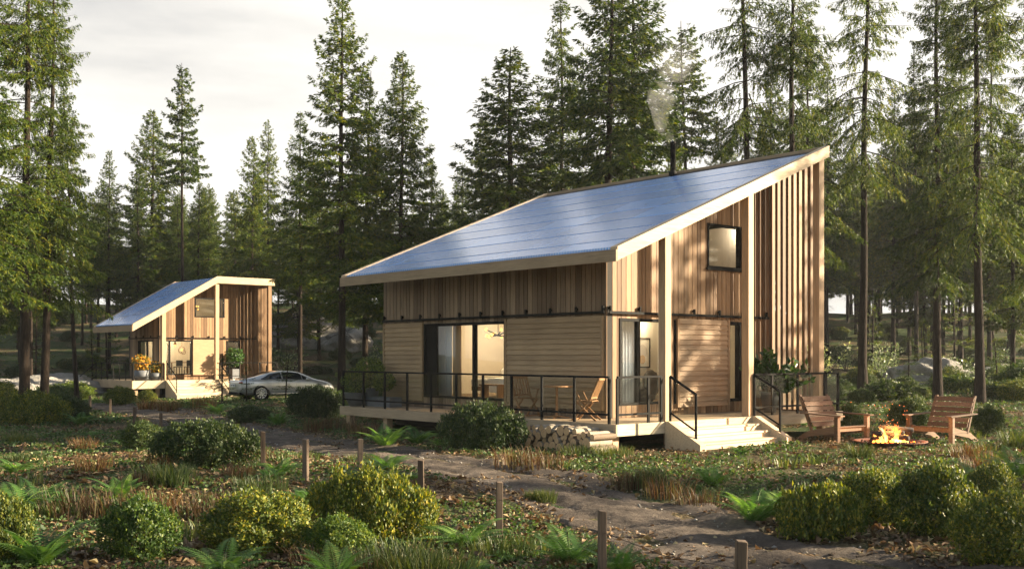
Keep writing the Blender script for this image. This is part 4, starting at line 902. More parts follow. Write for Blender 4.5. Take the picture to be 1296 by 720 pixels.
tag(sp_.build('sparks', emit('spark_glow', (1, .2, .05), 1.5), None), 'tiny orange sparks flying above the fire', 'sparks', kind='stuff')
lamp_light('fire_light', (FX, FY - .05, FZ + .5), 34, (1, .45, .13), .15)
tag(MB().blob((9.0, 18.4, gz(9.0, 18.4) - .02), (.95, .75, .09), 18, 8, .12, 9).build('flat_stone', M['rock'], None, True), 'flat pale stone lying in the grass below the fire bowl', 'stone')
# smoke above the chimney
m, nt, out = new_mat('smoke'); pv = N(nt, 'ShaderNodeVolumePrincipled'); pv.inputs['Color'].default_value = (.95, .95, .96, 1)
tc = nt.nodes.new('ShaderNodeTexCoord'); sp5 = nt.nodes.new('ShaderNodeSeparateXYZ'); nt.links.new(tc.outputs['Generated'], sp5.inputs[0]); SPZ = sp5.outputs[2]
d = math_n(nt, 'MULTIPLY', ramp(nt, [(.40, (0, 0, 0)), (.78, (1, 1, 1))], noise(nt, coords(nt, (1, 1, .6)), 2.2, 4, .5)).outputs[0], ramp(nt, [(0, (1.3, 1.3, 1.3)), (.35, (.8, .8, .8)), (1, (.0, .0, .0))], SPZ).outputs[0]); nt.links.new(d, pv.inputs['Density']); nt.links.new(pv.outputs[0], out.inputs['Volume'])
cx, cy, cz = hloc(H1, 6.15, 3.3, rz1(6.15) + 1.0); sm = MB(); n = 14
sm.tube([(cx - .05 - .28 * math.sin(i * .42) - .35 * (i / n) ** 2, cy + .15 * math.sin(i * .5), cz + 3.1 * i / n) for i in range(n)], [.10 + .62 * (i / n) ** .8 * (1 + .25 * math.sin(i * 1.4)) for i in range(n)], 14)
tag(sm.build('smoke', m, None, True), 'pale wisp of smoke drifting up from the chimney', 'smoke', kind='stuff')
# ------------------------------------------------------------------ trees
def spruce(seed, H, cb, Rm, dens=1., droop=.5, prof='cone', gaps=0., nl=.13, lw=.032, dead=14, trunk_r=.16, sp=.042):
    """returns trunk and crown mesh data of a tree of height H, crown from cb*H up"""
    q = np.random.default_rng(seed); hb = cb * H; B = []
    h = hb
    while h < H - .15:
        t = (h - hb) / (H - hb)
        if prof == 'cone': L = Rm * min(1, (1 - t) ** .80 * 1.06 + .008) * min(1, .7 + t * 3.)
        elif prof == 'open': L = Rm * (1 - t) ** .55 * (.55 + .45 * q.random())
        else: L = Rm * (1 - t) ** .7
        nb = int(q.integers(4, 7))
        if not (gaps and q.random() < gaps):
            a0 = q.random() * 6.28
            for k in range(nb):
                if q.random() < .08 + gaps * .35: continue
                B.append((h + q.normal(0, .06), a0 + 6.28 * k / nb + q.normal(0, .25), max(.07, L * q.uniform(.68, 1.12)), t))
        h += (.24 + .26 * (1 - t)) / dens ** .5 * q.uniform(.8, 1.2)
    B = np.array(B); nB = len(B)
    e0 = np.interp(B[:, 3], [0, .5, 1], [-.22, .08, .95]) + q.normal(0, .10, nB); dr = droop * np.interp(B[:, 3], [0, .6, 1], [1, .7, .1]) * q.uniform(.6, 1.3, nB)
    bend = q.normal(0, .15, nB)
    def path(i, s):
        L = B[i, 2]; a = B[i, 1] + bend[i] * s; r = L * s * np.cos(e0[i] * .6)
        z = B[i, 0] + L * (np.sin(e0[i]) * s - dr[i] * .55 * s ** 2 + .26 * s ** 3.2)
        return np.stack([r * np.cos(a), r * np.sin(a), z], -1)
    # limbs as thin three sided tubes
    S = 5; sv = np.linspace(0, 1, S); LV = []; LF = []
    ctr = np.stack([path(np.arange(nB), np.full(nB, s)) for s in sv], 1); rad = (np.clip(.010 * B[:, 2] + .006, .006, .035))[:, None] * (1 - .8 * sv)[None]
    for k in range(3):
        o = np.array([[math.cos(B_) for B_ in B[:, 1] + 1.57], [math.sin(B_) for B_ in B[:, 1] + 1.57], np.zeros(nB)]).T; up = np.array([0, 0, 1.])
        LV.append(ctr + rad[..., None] * (o[:, None] * math.cos(2.09 * k) + up * math.sin(2.09 * k)))
    LVa = np.stack(LV, 2).reshape(-1, 3); base = np.arange(nB)[:, None, None] * S * 3 + np.arange(S - 1)[None, :, None] * 3; k = np.arange(3)[None, None]; k2 = (k + 1) % 3
    LFa = np.stack([base + k, base + k2, base + k2 + 3, base + k + 3], -1).reshape(-1, 4)
    # twigs
    nt_ = np.maximum(3, (B[:, 2] * 19 * dens).astype(int)); bi = np.repeat(np.arange(nB), nt_); s = .10 + .9 * q.random(len(bi)) ** .85
    p = path(bi, s); a = B[bi, 1] + bend[bi] * s; sd = np.where(q.random(len(bi)) < .5, -1, 1); ta = a + sd * q.uniform(.5, 1.35, len(bi))
    ln = (.12 * (1 - .6 * B[bi, 3]) + .36 * B[bi, 2] * (1.08 - s) * q.uniform(.5, 1.15, len(bi))); ln = np.minimum(ln, .85)
    dn = -droop * q.uniform(.25, 1.5, len(bi)) * np.interp(B[bi, 3], [0, .7, 1], [1, .7, -.6])
    td = np.stack([np.cos(ta), np.sin(ta), dn], -1); td /= np.linalg.norm(td, axis=1)[:, None]
    tw_r = np.clip(.5 + .22 * q.normal(size=len(bi)) + .10 * (q.random(nB)[bi] - .5), 0, 1)
    # hanging strands, the drooping curtains of old spruces
    ns = np.maximum(4, (ln / sp).astype(int)); ti = np.repeat(np.arange(len(bi)), ns); f = q.random(len(ti))
    cur = p[ti] + td[ti] * (ln[ti] * f)[:, None]; cur[:, 2] -= droop * .35 * ln[ti] * f ** 2
    d = td[ti] + q.normal(size=(len(ti), 3)) * .42; d[:, 2] -= droop * .45
    V, Fq, rr = leaves(cur, d, nl * q.uniform(.7, 1.25, len(ti)), lw / nl, q, np.clip(tw_r[ti] + q.normal(0, .13, len(ti)), 0, 1))
    # trunk
    S = 14; zz = np.linspace(-.4, H, S); lean = q.normal(0, .012, 2); cx = lean[0] * zz * (zz / H) + .05 * np.sin(zz * .5 + seed) * (zz > 0); cy = lean[1] * zz * (zz / H); n = 9
    tr = trunk_r * np.clip(1 - zz / H, 0, 1) ** .8 + .012; tr[0] *= 1.45; tr[1] *= 1.05; ang = np.linspace(0, 2 * np.pi, n, endpoint=False)
    TV = np.stack([cx[:, None] + tr[:, None] * np.cos(ang), cy[:, None] + tr[:, None] * np.sin(ang), np.repeat(zz[:, None], n, 1)], -1).reshape(-1, 3)
    i, j = np.meshgrid(np.arange(n), np.arange(S - 1)); TF = np.stack([j * n + i, j * n + (i + 1) % n, (j + 1) * n + (i + 1) % n, (j + 1) * n + i], -1).reshape(-1, 4)
    # dead twigs below the crown
    dv = MB()
    for _ in range(dead):
        z0 = q.uniform(.25, 1.) * hb; aa = q.uniform(0, 6.28); L = q.uniform(.5, 1.5) * (.5 + .5 * z0 / hb); c = np.array([math.cos(aa), math.sin(aa), 0])
        pts = [tuple(c * L * s_ + np.array([0, 0, z0 + L * (-.1 * s_ - .28 * s_ * s_)])) for s_ in (0, .5, 1)]; dv.tube(pts, [.016, .010, .003], 3, cap=False)
        for _ in range(3):
            s_ = q.uniform(.35, .95); p0 = np.array(pts[1]) * (1 - abs(s_ - .5) * 2) + np.array(pts[2 if s_ > .5 else 0]) * abs(s_ - .5) * 2; e_ = p0 + (c + q.normal(size=3) * .7) * .28 - np.array([0, 0, .12]); dv.tube([tuple(p0), tuple(e_)], [.006, .002], 3, cap=False)
    tri = [f_ for f_ in dv.f]; 
    tV = np.concatenate([TV, np.array(dv.v)]) if dv.v else TV; tF = np.concatenate([TF, np.array(tri) + len(TV)]) if tri else TF
    tV2 = np.concatenate([tV, LVa]); tF2 = np.concatenate([tF, LFa + len(tV)])
    return (tV2, tF2), (V, Fq, rr)
def tree_kind(seed, **k):
    (tv, tf), (cv, cf, cr_) = spruce(seed, **k)
    t = thing('spruce_tree', 'x', 'tree'); mesh_obj('trunk', tv, tf, None, M['bark'], t, True); mesh_obj('crown', cv, cf, cr_, M['spruce'], t)
    K = Kind(t); K.H = k['H']; K.R = k['Rm']; return K
T = {
 'full1': tree_kind(1, H=16, cb=.24, Rm=3.3, dens=1.35, droop=.45, lw=.047, nl=.15),
 'full2': tree_kind(2, H=16, cb=.30, Rm=2.9, dens=1.3, droop=.6, lw=.047, nl=.15),
 'full3': tree_kind(3, H=16, cb=.27, Rm=3.1, dens=1.25, droop=.3, gaps=.05, lw=.047, nl=.15),
 'tall1': tree_kind(4, H=19, cb=.42, Rm=2.7, dens=1.25, droop=.7, gaps=.05, dead=26, lw=.047, nl=.15),
 'tall2': tree_kind(5, H=19, cb=.50, Rm=2.6, dens=1.15, droop=.8, gaps=.08, dead=30, lw=.047, nl=.15),
 'tall3': tree_kind(6, H=19, cb=.36, Rm=3.0, dens=1.25, droop=.55, gaps=.04, dead=20, lw=.047, nl=.15),
 'old1': tree_kind(7, H=24, cb=.34, Rm=3.7, dens=1.0, droop=1.15, prof='open', gaps=.22, dead=30, trunk_r=.19, nl=.135, lw=.034, sp=.031),
 'old2': tree_kind(8, H=24, cb=.42, Rm=3.5, dens=.95, droop=1.2, prof='open', gaps=.28, dead=36, trunk_r=.19, nl=.135, lw=.034, sp=.031),
 'old3': tree_kind(9, H=24, cb=.27, Rm=3.5, dens=1.15, droop=1.0, prof='open', gaps=.12, dead=24, trunk_r=.20, nl=.135, lw=.034, sp=.031),
 'thin': tree_kind(10, H=16, cb=.64, Rm=1.8, dens=1.3, droop=.35, gaps=.05, dead=10, trunk_r=.12, lw=.055, nl=.16),
 'young': tree_kind(12, H=3, cb=.06, Rm=.75, dens=1.4, droop=.15, dead=0, trunk_r=.03, nl=.09, lw=.022),
}
print('CROWN', {k: len(v.root.children[1].data.polygons) for k, v in T.items()})
TREES = []
def tree(kind, px, Y, top=None, w=1., label=None, group=None, H=None, lean=(0, 0), x=None):
    K = T[kind]; X = (px - CXP) / F_PX * Y if x is None else x; z = gz(X, Y)
    if top is not None: H = CAMZ + (HY - top) / F_PX * Y - z
    s = H / K.H; wx_ = w * (s * .5 + .5)
    TREES.append((X, Y)); return K.put((X, Y, z - .05), random.uniform(0, 6.28), (wx_, wx_, s), label, group, (R(lean[0]), R(lean[1])))
NT = [
 # left edge
 ('old1', 30, 37, -150, 1., 'very tall old spruce at the far left edge, left of two close trunks', (0, 1.2)),
 ('old3', 55, 38, -70, .85, 'tall spruce with slightly curved trunk, right of two close trunks at the left edge', (0, -1.3)),
 ('old3', -40, 31, -170, 1.25, 'huge spruce mostly cut off by the left edge, only its hanging branches in view', (0, 0)),
 ('tall2', 97, 46, 105, .72, 'slender spruce with a long leaning bare trunk left of the far house', (0, 2.)),
 ('tall3', 138, 74, 188, .8, 'shorter spruce between the slender leaning one and the dense pair above the far house', (0, 0)),
 ('full1', 192, 76, 138, 1.15, 'broad dense spruce standing left behind the far house roof', (0, 0)),
 ('full2', 176, 73, 210, .8, 'small yellow green spruce in front of the broad dense one behind the far house', (0, 0)),
 ('thin', 231, 70, 78, .95, 'thin lone spruce with long bare trunk and tufted top above the far house', (0, 0)),
 ('full3', 264, 84, 232, .8, 'distant small spruce just right of the thin lone one', (0, 0)),
 ('full2', 318, 76, 172, .85, 'spruce right of the far house, left of a pair with touching crowns', (0, 0)),
 ('tall3', 338, 80, 150, .8, 'spruce right of the far house, right of a pair with touching crowns', (0, 0)),
 ('tall1', 380, 57, 140, .85, 'narrow spruce with a clear straight trunk behind the silver car', (0, 0)),
 ('full3', 404, 80, 205, .8, 'small spruce peeping between the narrow one and the tall dark pair', (0, 0)),
 ('full3', 432, 48, -18, 1.0, 'tallest dark spruce left of the large house, its trunk beside the end of the deck', (0, 0)),
 ('full2', 462, 54, 88, 1.0, 'dense spruce tucked against the right side of the tallest dark one', (0, 0)),
 ('full1', 508, 52, 64, .95, 'pointed dark spruce standing alone against the sky left of the large roof', (0, 0)),
 ('full2', 543, 74, 200, 1.0, 'low spruce filling the gap right of the pointed dark one', (0, 0)),
 ('full3', 585, 82, 205, 1.0, 'distant low spruce in the sky gap above the left slope of the solar roof', (0, 0)),
 ('full1', 645, 51, 60, 1.5, 'broad pyramid shaped spruce behind the middle of the solar roof', (0, 0)),
 ('full2', 612, 73, 150, 1.0, 'spruce close behind the left side of the broad pyramid shaped one', (0, 0)),
 ('tall1', 711, 55, -12, 1.0, 'tall airy spruce between the broad pyramid shaped one and the very dense one', (0, 0)),
 ('full2', 768, 46, -70, 1.3, 'very dense dark spruce behind the roof, left of two merged trunks', (0, 0)),
 ('full1', 802, 50, -50, 1.3, 'very dense dark spruce behind the roof, right of two merged trunks', (0, 0)),
 ('thin', 868, 72, 26, 1.3, 'spruce with a small dark top directly behind the smoking chimney', (0, 0)),
 ('full2', 852, 76, 140, .8, 'low yellow green spruce behind the chimney pipe', (0, 0)),
 ('full3', 912, 72, 150, .8, 'small spruce above the upper roof, between the chimney and the first dark trunk', (0, 0)),
 # right hand side
 ('old2', 948, 44, -160, 1., 'old spruce whose thick dark trunk meets the upper roof, with bare drooping branches', (0, 0)),
 ('old1', 1003, 43, -140, .95, 'old spruce with a dark trunk rising just left of the highest roof corner', (0, 0)),
 ('full2', 1046, 74, 78, .9, 'pointed spruce directly right of the highest roof corner', (0, 0)),
 ('old2', 1092, 46, -170, .95, 'old spruce with the straightest bare dark trunk, between the roof corner and the lounge chairs', (0, 0)),
 ('full3', 1131, 76, 112, .85, 'younger spruce between the straightest bare trunk and the two close trunks on the right', (0, 0)),
 ('old3', 1187, 40, -120, .85, 'old spruce with thin dark trunk, left of two behind the right lounge chair', (0, 0)),
 ('old1', 1240, 38, -170, .95, 'old spruce with the thickest brown leaning trunk, behind the right lounge chair', (0, -1.2)),
 ('old2', 1252, 70, -20, .8, 'spruce with a curved trunk half hidden behind the thickest brown trunk', (0, 0)),
 ('full1', 1282, 51, 142, .8, 'young dense spruce at the right edge of the picture', (0, 0)),
 ('old3', 1325, 42, -150, .9, 'old spruce at the right edge, only its left branches in view', (0, 0)),
 ('tall2', 1020, 71, 20, .9, 'spruce with a thin trunk behind the slatted screen of the large house', (0, 0)),
 ('tall2', 1160, 70, 60, .85, 'distant spruce with a thin trunk beside the pale boulder on the right', (0, 0)),
 ('tall3', 975, 73, 70, .85, 'distant spruce in the gap between the two trunks above the upper roof', (0, 0)),
 ('tall1', 1216, 76, 40, .9, 'distant spruce between the two close trunks on the right', (0, 0)),
]
for k, px, Y, top, w, lab, lean in NT: tree(k, px, Y, top, w, lab, None, None, lean)
# the forest behind
rt_ = random.Random(21); tries = 0; nfar = 0
FG = 'spruces of the forest behind the houses'
def far_label(k, X, Y):
    a = 'bare trunked tall spruce' if k.startswith(('tall', 'old')) else 'full crowned spruce'
    px = CXP + F_PX * X / Y
    b = 'deep in the hazy forest' if Y > 95 else 'in the nearer forest'
    c = 'on the far left' if px < 120 else 'behind the far house' if px < 360 else 'left of the large house' if px < 520 else 'behind the solar roof' if px < 900 else 'behind the upper roof corner' if px < 1060 else 'on the right side'
    return f'{a} {b} {c}'
while nfar < 248 and tries < 9000:
    tries += 1; Y = 60 + 85 * rt_.random() ** .9; px = rt_.uniform(-60, 1360) if nfar < 175 else rt_.uniform(1000, 1380); X = (px - CXP) / F_PX * Y
    if any((X - a) ** 2 + (Y - b) ** 2 < 2.6 ** 2 for a, b in TREES): continue
    v2, u2 = .757 * (X + 21.1) + .6536 * (Y - 58.8), -.6536 * (X + 21.1) + .757 * (Y - 58.8)
    if -3 < v2 < 11 and -6 < u2 < 8: continue
    yc = Y - .087 * (X + 15)
    if X > -14 and 56 < yc < 67.5: continue
    k = rt_.choice(('full1', 'full2', 'tall1', 'tall2', 'tall1', 'tall3', 'tall3') if px < 900 else ('full2', 'tall1', 'full1', 'tall2', 'tall3', 'tall3'))
    H = rt_.uniform(9.5, 14) if px < 620 else rt_.uniform(11, 17) if px < 900 else rt_.uniform(13, 20)
    tree(k, px, Y, H=H, w=rt_.uniform(.75, 1.0), label=far_label(k, X, Y), group=FG, lean=(rt_.uniform(-1.6, 1.6), rt_.uniform(-1.6, 1.6))); nfar += 1
# trees standing to the right of the view: they throw the dappled shade on the house and the clearing
OFF = [('tall3', 30, 28.35, 19), ('tall2', 36, 18.5, 18), ('tall1', 50, 14, 20)]
rt_ = random.Random(4)
for k, x, y, h in OFF: tree(k, 0, y, H=h, w=.55 if y > 25 else .85, x=x, label='spruce standing outside the view to the right of the clearing', group='spruces right of the view')

# ------------------------------------------------------------------ bushes
def shrub_mesh(seed, lobes, n, size, stems=8):
    q = np.random.default_rng(seed); P = []; D = []; 
    per = np.array([l[3] ** 2 for l in lobes]); per = (per / per.sum() * n * 1.5).astype(int)
    for (x, y, z, r, sq), m in zip(lobes, per):
        d = q.normal(size=(m, 3)); d[:, 2] = np.where((d[:, 2] < -.3) & (q.random(m) < .4), -d[:, 2], d[:, 2]); d /= np.linalg.norm(d, axis=1)[:, None]
        bump_ = 1 + .15 * np.sin(d[:, 0] * 7 + seed + x * 9) * np.sin(d[:, 1] * 6 + 1 + y * 7) + .10 * np.sin(d[:, 2] * 9 + d[:, 0] * 5 + seed) + .09 * np.sin(d[:, 0] * 17 + 2) * np.sin(d[:, 1] * 19) * np.sin(d[:, 2] * 15 + seed)
        rr = r * bump_ * (.62 + .43 * q.random(m) ** .55 + .16 * (q.random(m) < .05)); p = np.array([x, y, z]) + d * rr[:, None] * np.array([1, 1, sq])
        keep = np.ones(m, bool)
        for (a, b, c, r2, s2) in lobes:
            keep &= np.linalg.norm((p - np.array([a, b, c])) / np.array([1, 1, s2]), axis=1) > .60 * r2
        keep &= p[:, 2] > .02; P.append(p[keep]); D.append(d[keep])
    for k in range(n // 260):                       # single shoots standing proud of the bush
        l = lobes[int(q.integers(len(lobes)))]; d = q.normal(size=3); d[2] = abs(d[2]) * 1.2; d /= np.linalg.norm(d); m_ = int(q.integers(8, 16)); t_ = q.uniform(.9, 1.28, m_)[:, None]
        P.append(np.array(l[:3]) + d * np.array([1, 1, l[4]]) * l[3] * t_ + q.normal(0, .014, (m_, 3))); D.append(np.repeat(d[None], m_, 0))
    P = np.concatenate(P); D = np.concatenate(D); m = len(P)
    NO = D + q.normal(size=(m, 3)) * .55; D = D * .45 + q.normal(size=(m, 3)) * .8 + np.array([0, 0, .35]); clump = .5 + .5 * np.sin(P[:, 0] * 9 + seed) * np.sin(P[:, 1] * 8 + 2) * np.sin(P[:, 2] * 9)
    r = np.clip(q.random(m) ** 1.6 * .75 + .3 * clump, 0, 1)
    V, Fq, rr = leaves(P, D, size * q.uniform(.5, 1.4, m), .58, q, r, NO); st = MB()
    for k in range(stems):
        l = lobes[k % len(lobes)]; st.tube([(q.normal(0, .06), q.normal(0, .06), -.1), (l[0] * .5 + q.normal(0, .05), l[1] * .5 + q.normal(0, .05), l[2] * .5), (l[0] + q.normal(0, .1), l[1] + q.normal(0, .1), l[2] + l[3] * .5)], [.018, .012, .005], 5)
    return (V, Fq, rr), st
def shrub_kind(seed, lobes, n, size, mat):
    t = thing('shrub', 'x', 'shrub'); (V, Fq, rr), st = shrub_mesh(seed, lobes, n, size); mesh_obj('foliage', V, Fq, rr, M[mat], t); st.build('stem', M['bark'], t); return Kind(t)
LB = {'round': [(0, 0, .38, .45, .95), (.3, .1, .30, .34, .9), (-.3, .05, .36, .36, .9), (.05, -.28, .33, .32, .9), (-.1, .28, .38, .34, .9)],
      'wide': [(0, 0, .38, .42, .95), (.5, .05, .34, .38, .95), (-.52, 0, .36, .4, .95), (.92, .1, .28, .3, .95), (-.95, .05, .3, .32, .9), (.2, -.3, .28, .32, .9), (-.3, -.28, .3, .32, .9), (.25, .3, .38, .34, .9)],
      'low': [(0, 0, .2, .42, .62), (.4, .1, .18, .34, .6), (-.42, -.05, .2, .36, .62), (.1, .35, .2, .3, .6)],
      'lumpy': [(0, 0, .45, .42, 1.0), (.42, .0, .30, .32, .95), (-.38, .1, .34, .36, .95), (.12, -.32, .25, .3, .9), (-.2, -.25, .28, .28, .9), (.3, .3, .5, .3, .9)]}
SK = {}
for i, (nm, lb) in enumerate(LB.items()):
    for mt in ('shrub', 'shrub_g', 'shrub_d'):
        if (nm, mt) == ('wide', 'shrub_g'): continue
        SK[nm, mt] = shrub_kind(31 + i * 3 + len(mt), lb, {'wide': 17000, 'round': 11000, 'low': 9000, 'lumpy': 13000}[nm], .05, mt)
def shrub(nm, mt, px, py, wpx, hpx, label, group=None, yaw=None):
    """px,py = foot of the bush in the photo, wpx,hpx = its size there"""
    x, y, z = gpx(px, py); w0 = {'wide': 2.5, 'round': 1.3, 'low': 1.55, 'lumpy': 1.5}[nm]; h0 = {'wide': .82, 'round': .86, 'low': .46, 'lumpy': .88}[nm]
    y += .3; x = (px - CXP) / F_PX * y; z = gz(x, y); k = y / F_PX
    sx = wpx * k / w0; sz = hpx * k / h0
    return SK[nm, mt].put((x, y, z - .02), random.uniform(-.3, .3) if yaw is None else yaw, (sx, sx * .85 if nm == 'wide' else sx, sz), label, group)
random.seed(41)
SH = [
 ('wide', 'shrub', 470, 692, 172, 98, 'large yellow green bush in the foreground behind the fence posts, left of the path'),
 ('round', 'shrub_g', 430, 716, 90, 62, 'bright green bush tucked at the left foot of the large yellow green one'),
 ('lumpy', 'shrub', 322, 706, 142, 78, 'yellow tipped bush in the foreground between the bright round one and the large one'),
 ('round', 'shrub_g', 178, 716, 100, 84, 'bright green round bush in the left foreground next to the pale fern'),
 ('lumpy', 'shrub', 2, 720, 78, 88, 'yellow leaved bush cut off by the lower left corner'),
 ('wide', 'shrub_d', 262, 595, 140, 62, 'long dark clipped bush in the left middle ground beside the tallest fence posts'),
 ('round', 'shrub_d', 182, 572, 58, 40, 'small dark bush at the left end of the long dark one'),
 ('wide', 'shrub', 42, 538, 100, 44, 'wide bush at the left edge below the paired trunks'),
 ('round', 'shrub_d', 88, 536, 50, 36, 'dark bush joined to the right end of the wide one at the left edge'),
 ('wide', 'shrub_d', 612, 572, 114, 64, 'dense dark bush in front of the deck next to the firewood stack'),
 ('wide', 'shrub_d', 400, 531, 72, 44, 'dark bush hiding the front of the silver car'),
 ('round', 'shrub_d', 318, 536, 58, 23, 'dark bush hiding the rear bumper of the silver car'),
 ('lumpy', 'shrub', 152, 513, 40, 24, 'leafy bush under the deck railing of the far house, left of two'),
 ('round', 'shrub', 186, 510, 24, 17, 'leafy bush under the deck railing of the far house, right of two'),
 ('low', 'shrub', 1042, 690, 112, 66, 'low yellow green bush by the path, leftmost of the foreground bushes on the right'),
 ('lumpy', 'shrub', 1108, 668, 104, 70, 'yellow green bush behind the low one by the path'),
 ('lumpy', 'shrub', 1188, 686, 120, 98, 'tallest yellow green bush of the right foreground group'),
 ('round', 'shrub', 1258, 640, 62, 52, 'small round bush behind the tallest one on the right'),
 ('round', 'shrub', 1268, 724, 120, 94, 'big round dark green bush cut off by the lower right corner'),
 ('round', 'shrub_d', 1253, 553, 40, 40, 'dark round bush directly right of the right lounge chair'),
 ('round', 'shrub_d', 1078, 548, 34, 40, 'dark bush behind the left lounge chair and the fire'),
 ('lumpy', 'shrub_d', 1155, 541, 60, 38, 'dark spreading bush between the two lounge chairs, behind the fire'),
 ('round', 'shrub_d', 1053, 505, 38, 24, 'dark bush beside the end of the deck railing, behind the left lounge chair'),
 ('low', 'shrub_d', 1092, 512, 40, 18, 'low dark bush at the foot of the straightest bare trunk'),
 ('round', 'shrub', 1288, 508, 50, 26, 'bush at the right edge in front of the pale boulder'),
]
for nm, mt, px, py, w, h, lab in SH: shrub(nm, mt, px, py, w, h, lab)
rt_ = random.Random(9); BG = 'bushes of the undergrowth behind the houses'
for k in range(190):
    Y = 40 + 75 * rt_.random() ** 1.1; px = rt_.uniform(-20, 1320); x, y, z = gat(px, Y); v, u = house_local(x, y)
    if -3 < v < 9 and -4 < u < 11 or (100 < px < 445 and Y < 63): continue
    v2, u2 = .757 * (x + 21.1) + .6536 * (y - 58.8), -.6536 * (x + 21.1) + .757 * (y - 58.8)
    if -2 < v2 < 10 and -3.5 < u2 < 7.5 or (abs(x + 11) < 4 and abs(y - 51) < 4.5) or float(path_dist(x, y)) < 2: continue
    nm = rt_.choice(('round', 'low', 'lumpy', 'low')); mt = rt_.choice(('shrub_d', 'shrub_d', 'shrub', 'shrub_g')) if nm != 'wide' else 'shrub_d'; s = rt_.uniform(.9, 2.)
    SK[nm, mt].put((x, y, z - .05), rt_.uniform(0, 6), (s, s, s * rt_.uniform(.7, 1.)), ('dark' if mt == 'shrub_d' else 'light green') + (' low' if nm == 'low' else ' rounded') + ' bush growing under the trees ' + ('on the left' if px < 430 else 'behind the large house' if px < 1040 else 'on the right') + (' far back' if Y > 62 else ''), BG)
# ------------------------------------------------------------------ ferns, grasses, saplings
def fern_mesh(seed, nf=11, L=.8, wd=.17, n=24, arch=1.):
    q = np.random.default_rng(seed); parts = []; sb = MB()
    for k in range(nf):
        a = 6.283 * k / nf + q.normal(0, .3); e = q.uniform(.75, 1.35); l = L * q.uniform(.7, 1.1); s = np.linspace(.06, 1, n)
        r = l * (s * math.cos(e) + .42 * arch * s ** 2); z = l * (s * math.sin(e) - .52 * arch * s ** 2.3)
        ca, sa = math.cos(a), math.sin(a); P = np.stack([r * ca, r * sa, z], -1); d = np.gradient(P, axis=0); d /= np.linalg.norm(d, axis=1)[:, None]
        sd = np.array([-sa, ca, 0.]); pl = wd * np.sin(np.clip(s * 1.12, 0, 1) ** .62 * math.pi * .98) ** .8 + .012; sb.tube([tuple(p) for p in P[::4]], .005, 4, cap=False); rv = q.uniform(.2, .8)
        nrm = np.cross(d, sd)
        for sg in (-1, 1):
            dr = sd * sg + d * .45 - nrm * 0.0; dr = dr + np.array([0, 0, -.22]); dr /= np.linalg.norm(dr, axis=1)[:, None]
            w = np.full(n, l / n * .52); b = P; tip = P + dr * pl[:, None]; mid = P + dr * pl[:, None] * .4; t_ = d
            V = np.stack([b - t_ * w[:, None] * .5, mid - t_ * w[:, None] * .75, tip, mid + t_ * w[:, None] * .75], 1).reshape(-1, 3)
            parts.append((V, np.arange(4 * n).reshape(-1, 4), np.repeat(np.clip(rv + q.normal(0, .1, n), 0, 1), 4)))
    return join(*parts), sb
def fern_kind(seed, **k):
    t = thing('fern', 'x', 'fern'); data, sb = fern_mesh(seed, **k); mesh_obj('fronds', *data, M['fern'], t); sb.build('stalks', M['fern'], t); return Kind(t)
FK = [fern_kind(1), fern_kind(2, nf=14, L=.9), fern_kind(3, nf=9, L=.75, arch=1.2), fern_kind(4, nf=12, L=1.0, wd=.2, arch=.7)]
FE = [(50, 716, .80, 3, 'pale sunlit fern with tall arching fronds in the lower left, beside the bright green bush'), (282, 730, .72, 1, 'fern at the bottom edge in front of the yellow tipped bush'), (22, 655, .95, 1, 'big dark fern at the left edge above the yellow leaved bush'), (74, 640, .8, 2, 'dark spreading fern right of the big one at the left edge'),
 (588, 694, .75, 1, 'dark green fern right of the large yellow green bush, behind a fence post'), (722, 716, .72, 3, 'upright bright fern in the foreground between the two nearest fence posts'), (600, 732, .6, 2, 'small fern at the bottom edge below the dark green one'), (392, 640, .75, 0, 'light green fern above the large yellow green bush, beside a fence post'), (372, 652, .6, 2, 'smaller fern left of the light green one by a fence post'),
 (955, 662, .8, 3, 'tall fern right of the path, left of two side by side'), (992, 650, .8, 1, 'tall fern right of the path, right of two side by side'), (1030, 640, .65, 2, 'small fern behind the low yellow green bush by the path'), (1240, 612, .85, 1, 'fern behind the small round bush on the right'), (1288, 605, .9, 3, 'fern at the right edge behind the bushes'), (1205, 622, .6, 0, 'little fern behind the tallest bush of the right group'),
 (488, 566, .95, 3, 'dark fern in front of the deck edge, left of two'), (528, 562, .95, 1, 'dark fern in front of the deck edge, right of two'), (560, 566, .7, 0, 'small dark fern beside the dense bush in front of the deck'), (102, 538, .9, 1, 'fern right of the wide bush at the left edge'), (117, 553, .6, 2, 'low light fern on the open ground below the wide left bush'), (20, 600, .7, 0, 'fern on the shaded ground at the left edge'),
 (160, 566, .8, 2, 'fern between the small dark bush and the fence posts on the left'), (275, 524, 1.0, 1, 'fern beside the path in front of the far house steps'), (352, 538, 1.1, 0, 'fern between the two dark bushes by the silver car'), (640, 712, .5, 2, 'tiny fern at the foot of a fence post'), (440, 706, .45, 0, 'tiny fern under the bright green bush')]
for px, py, s, k, lab in FE:
    x, y, z = gpx(px, py); FK[k].put((x, y, z - .02), random.uniform(0, 6), (s, s, s), lab)
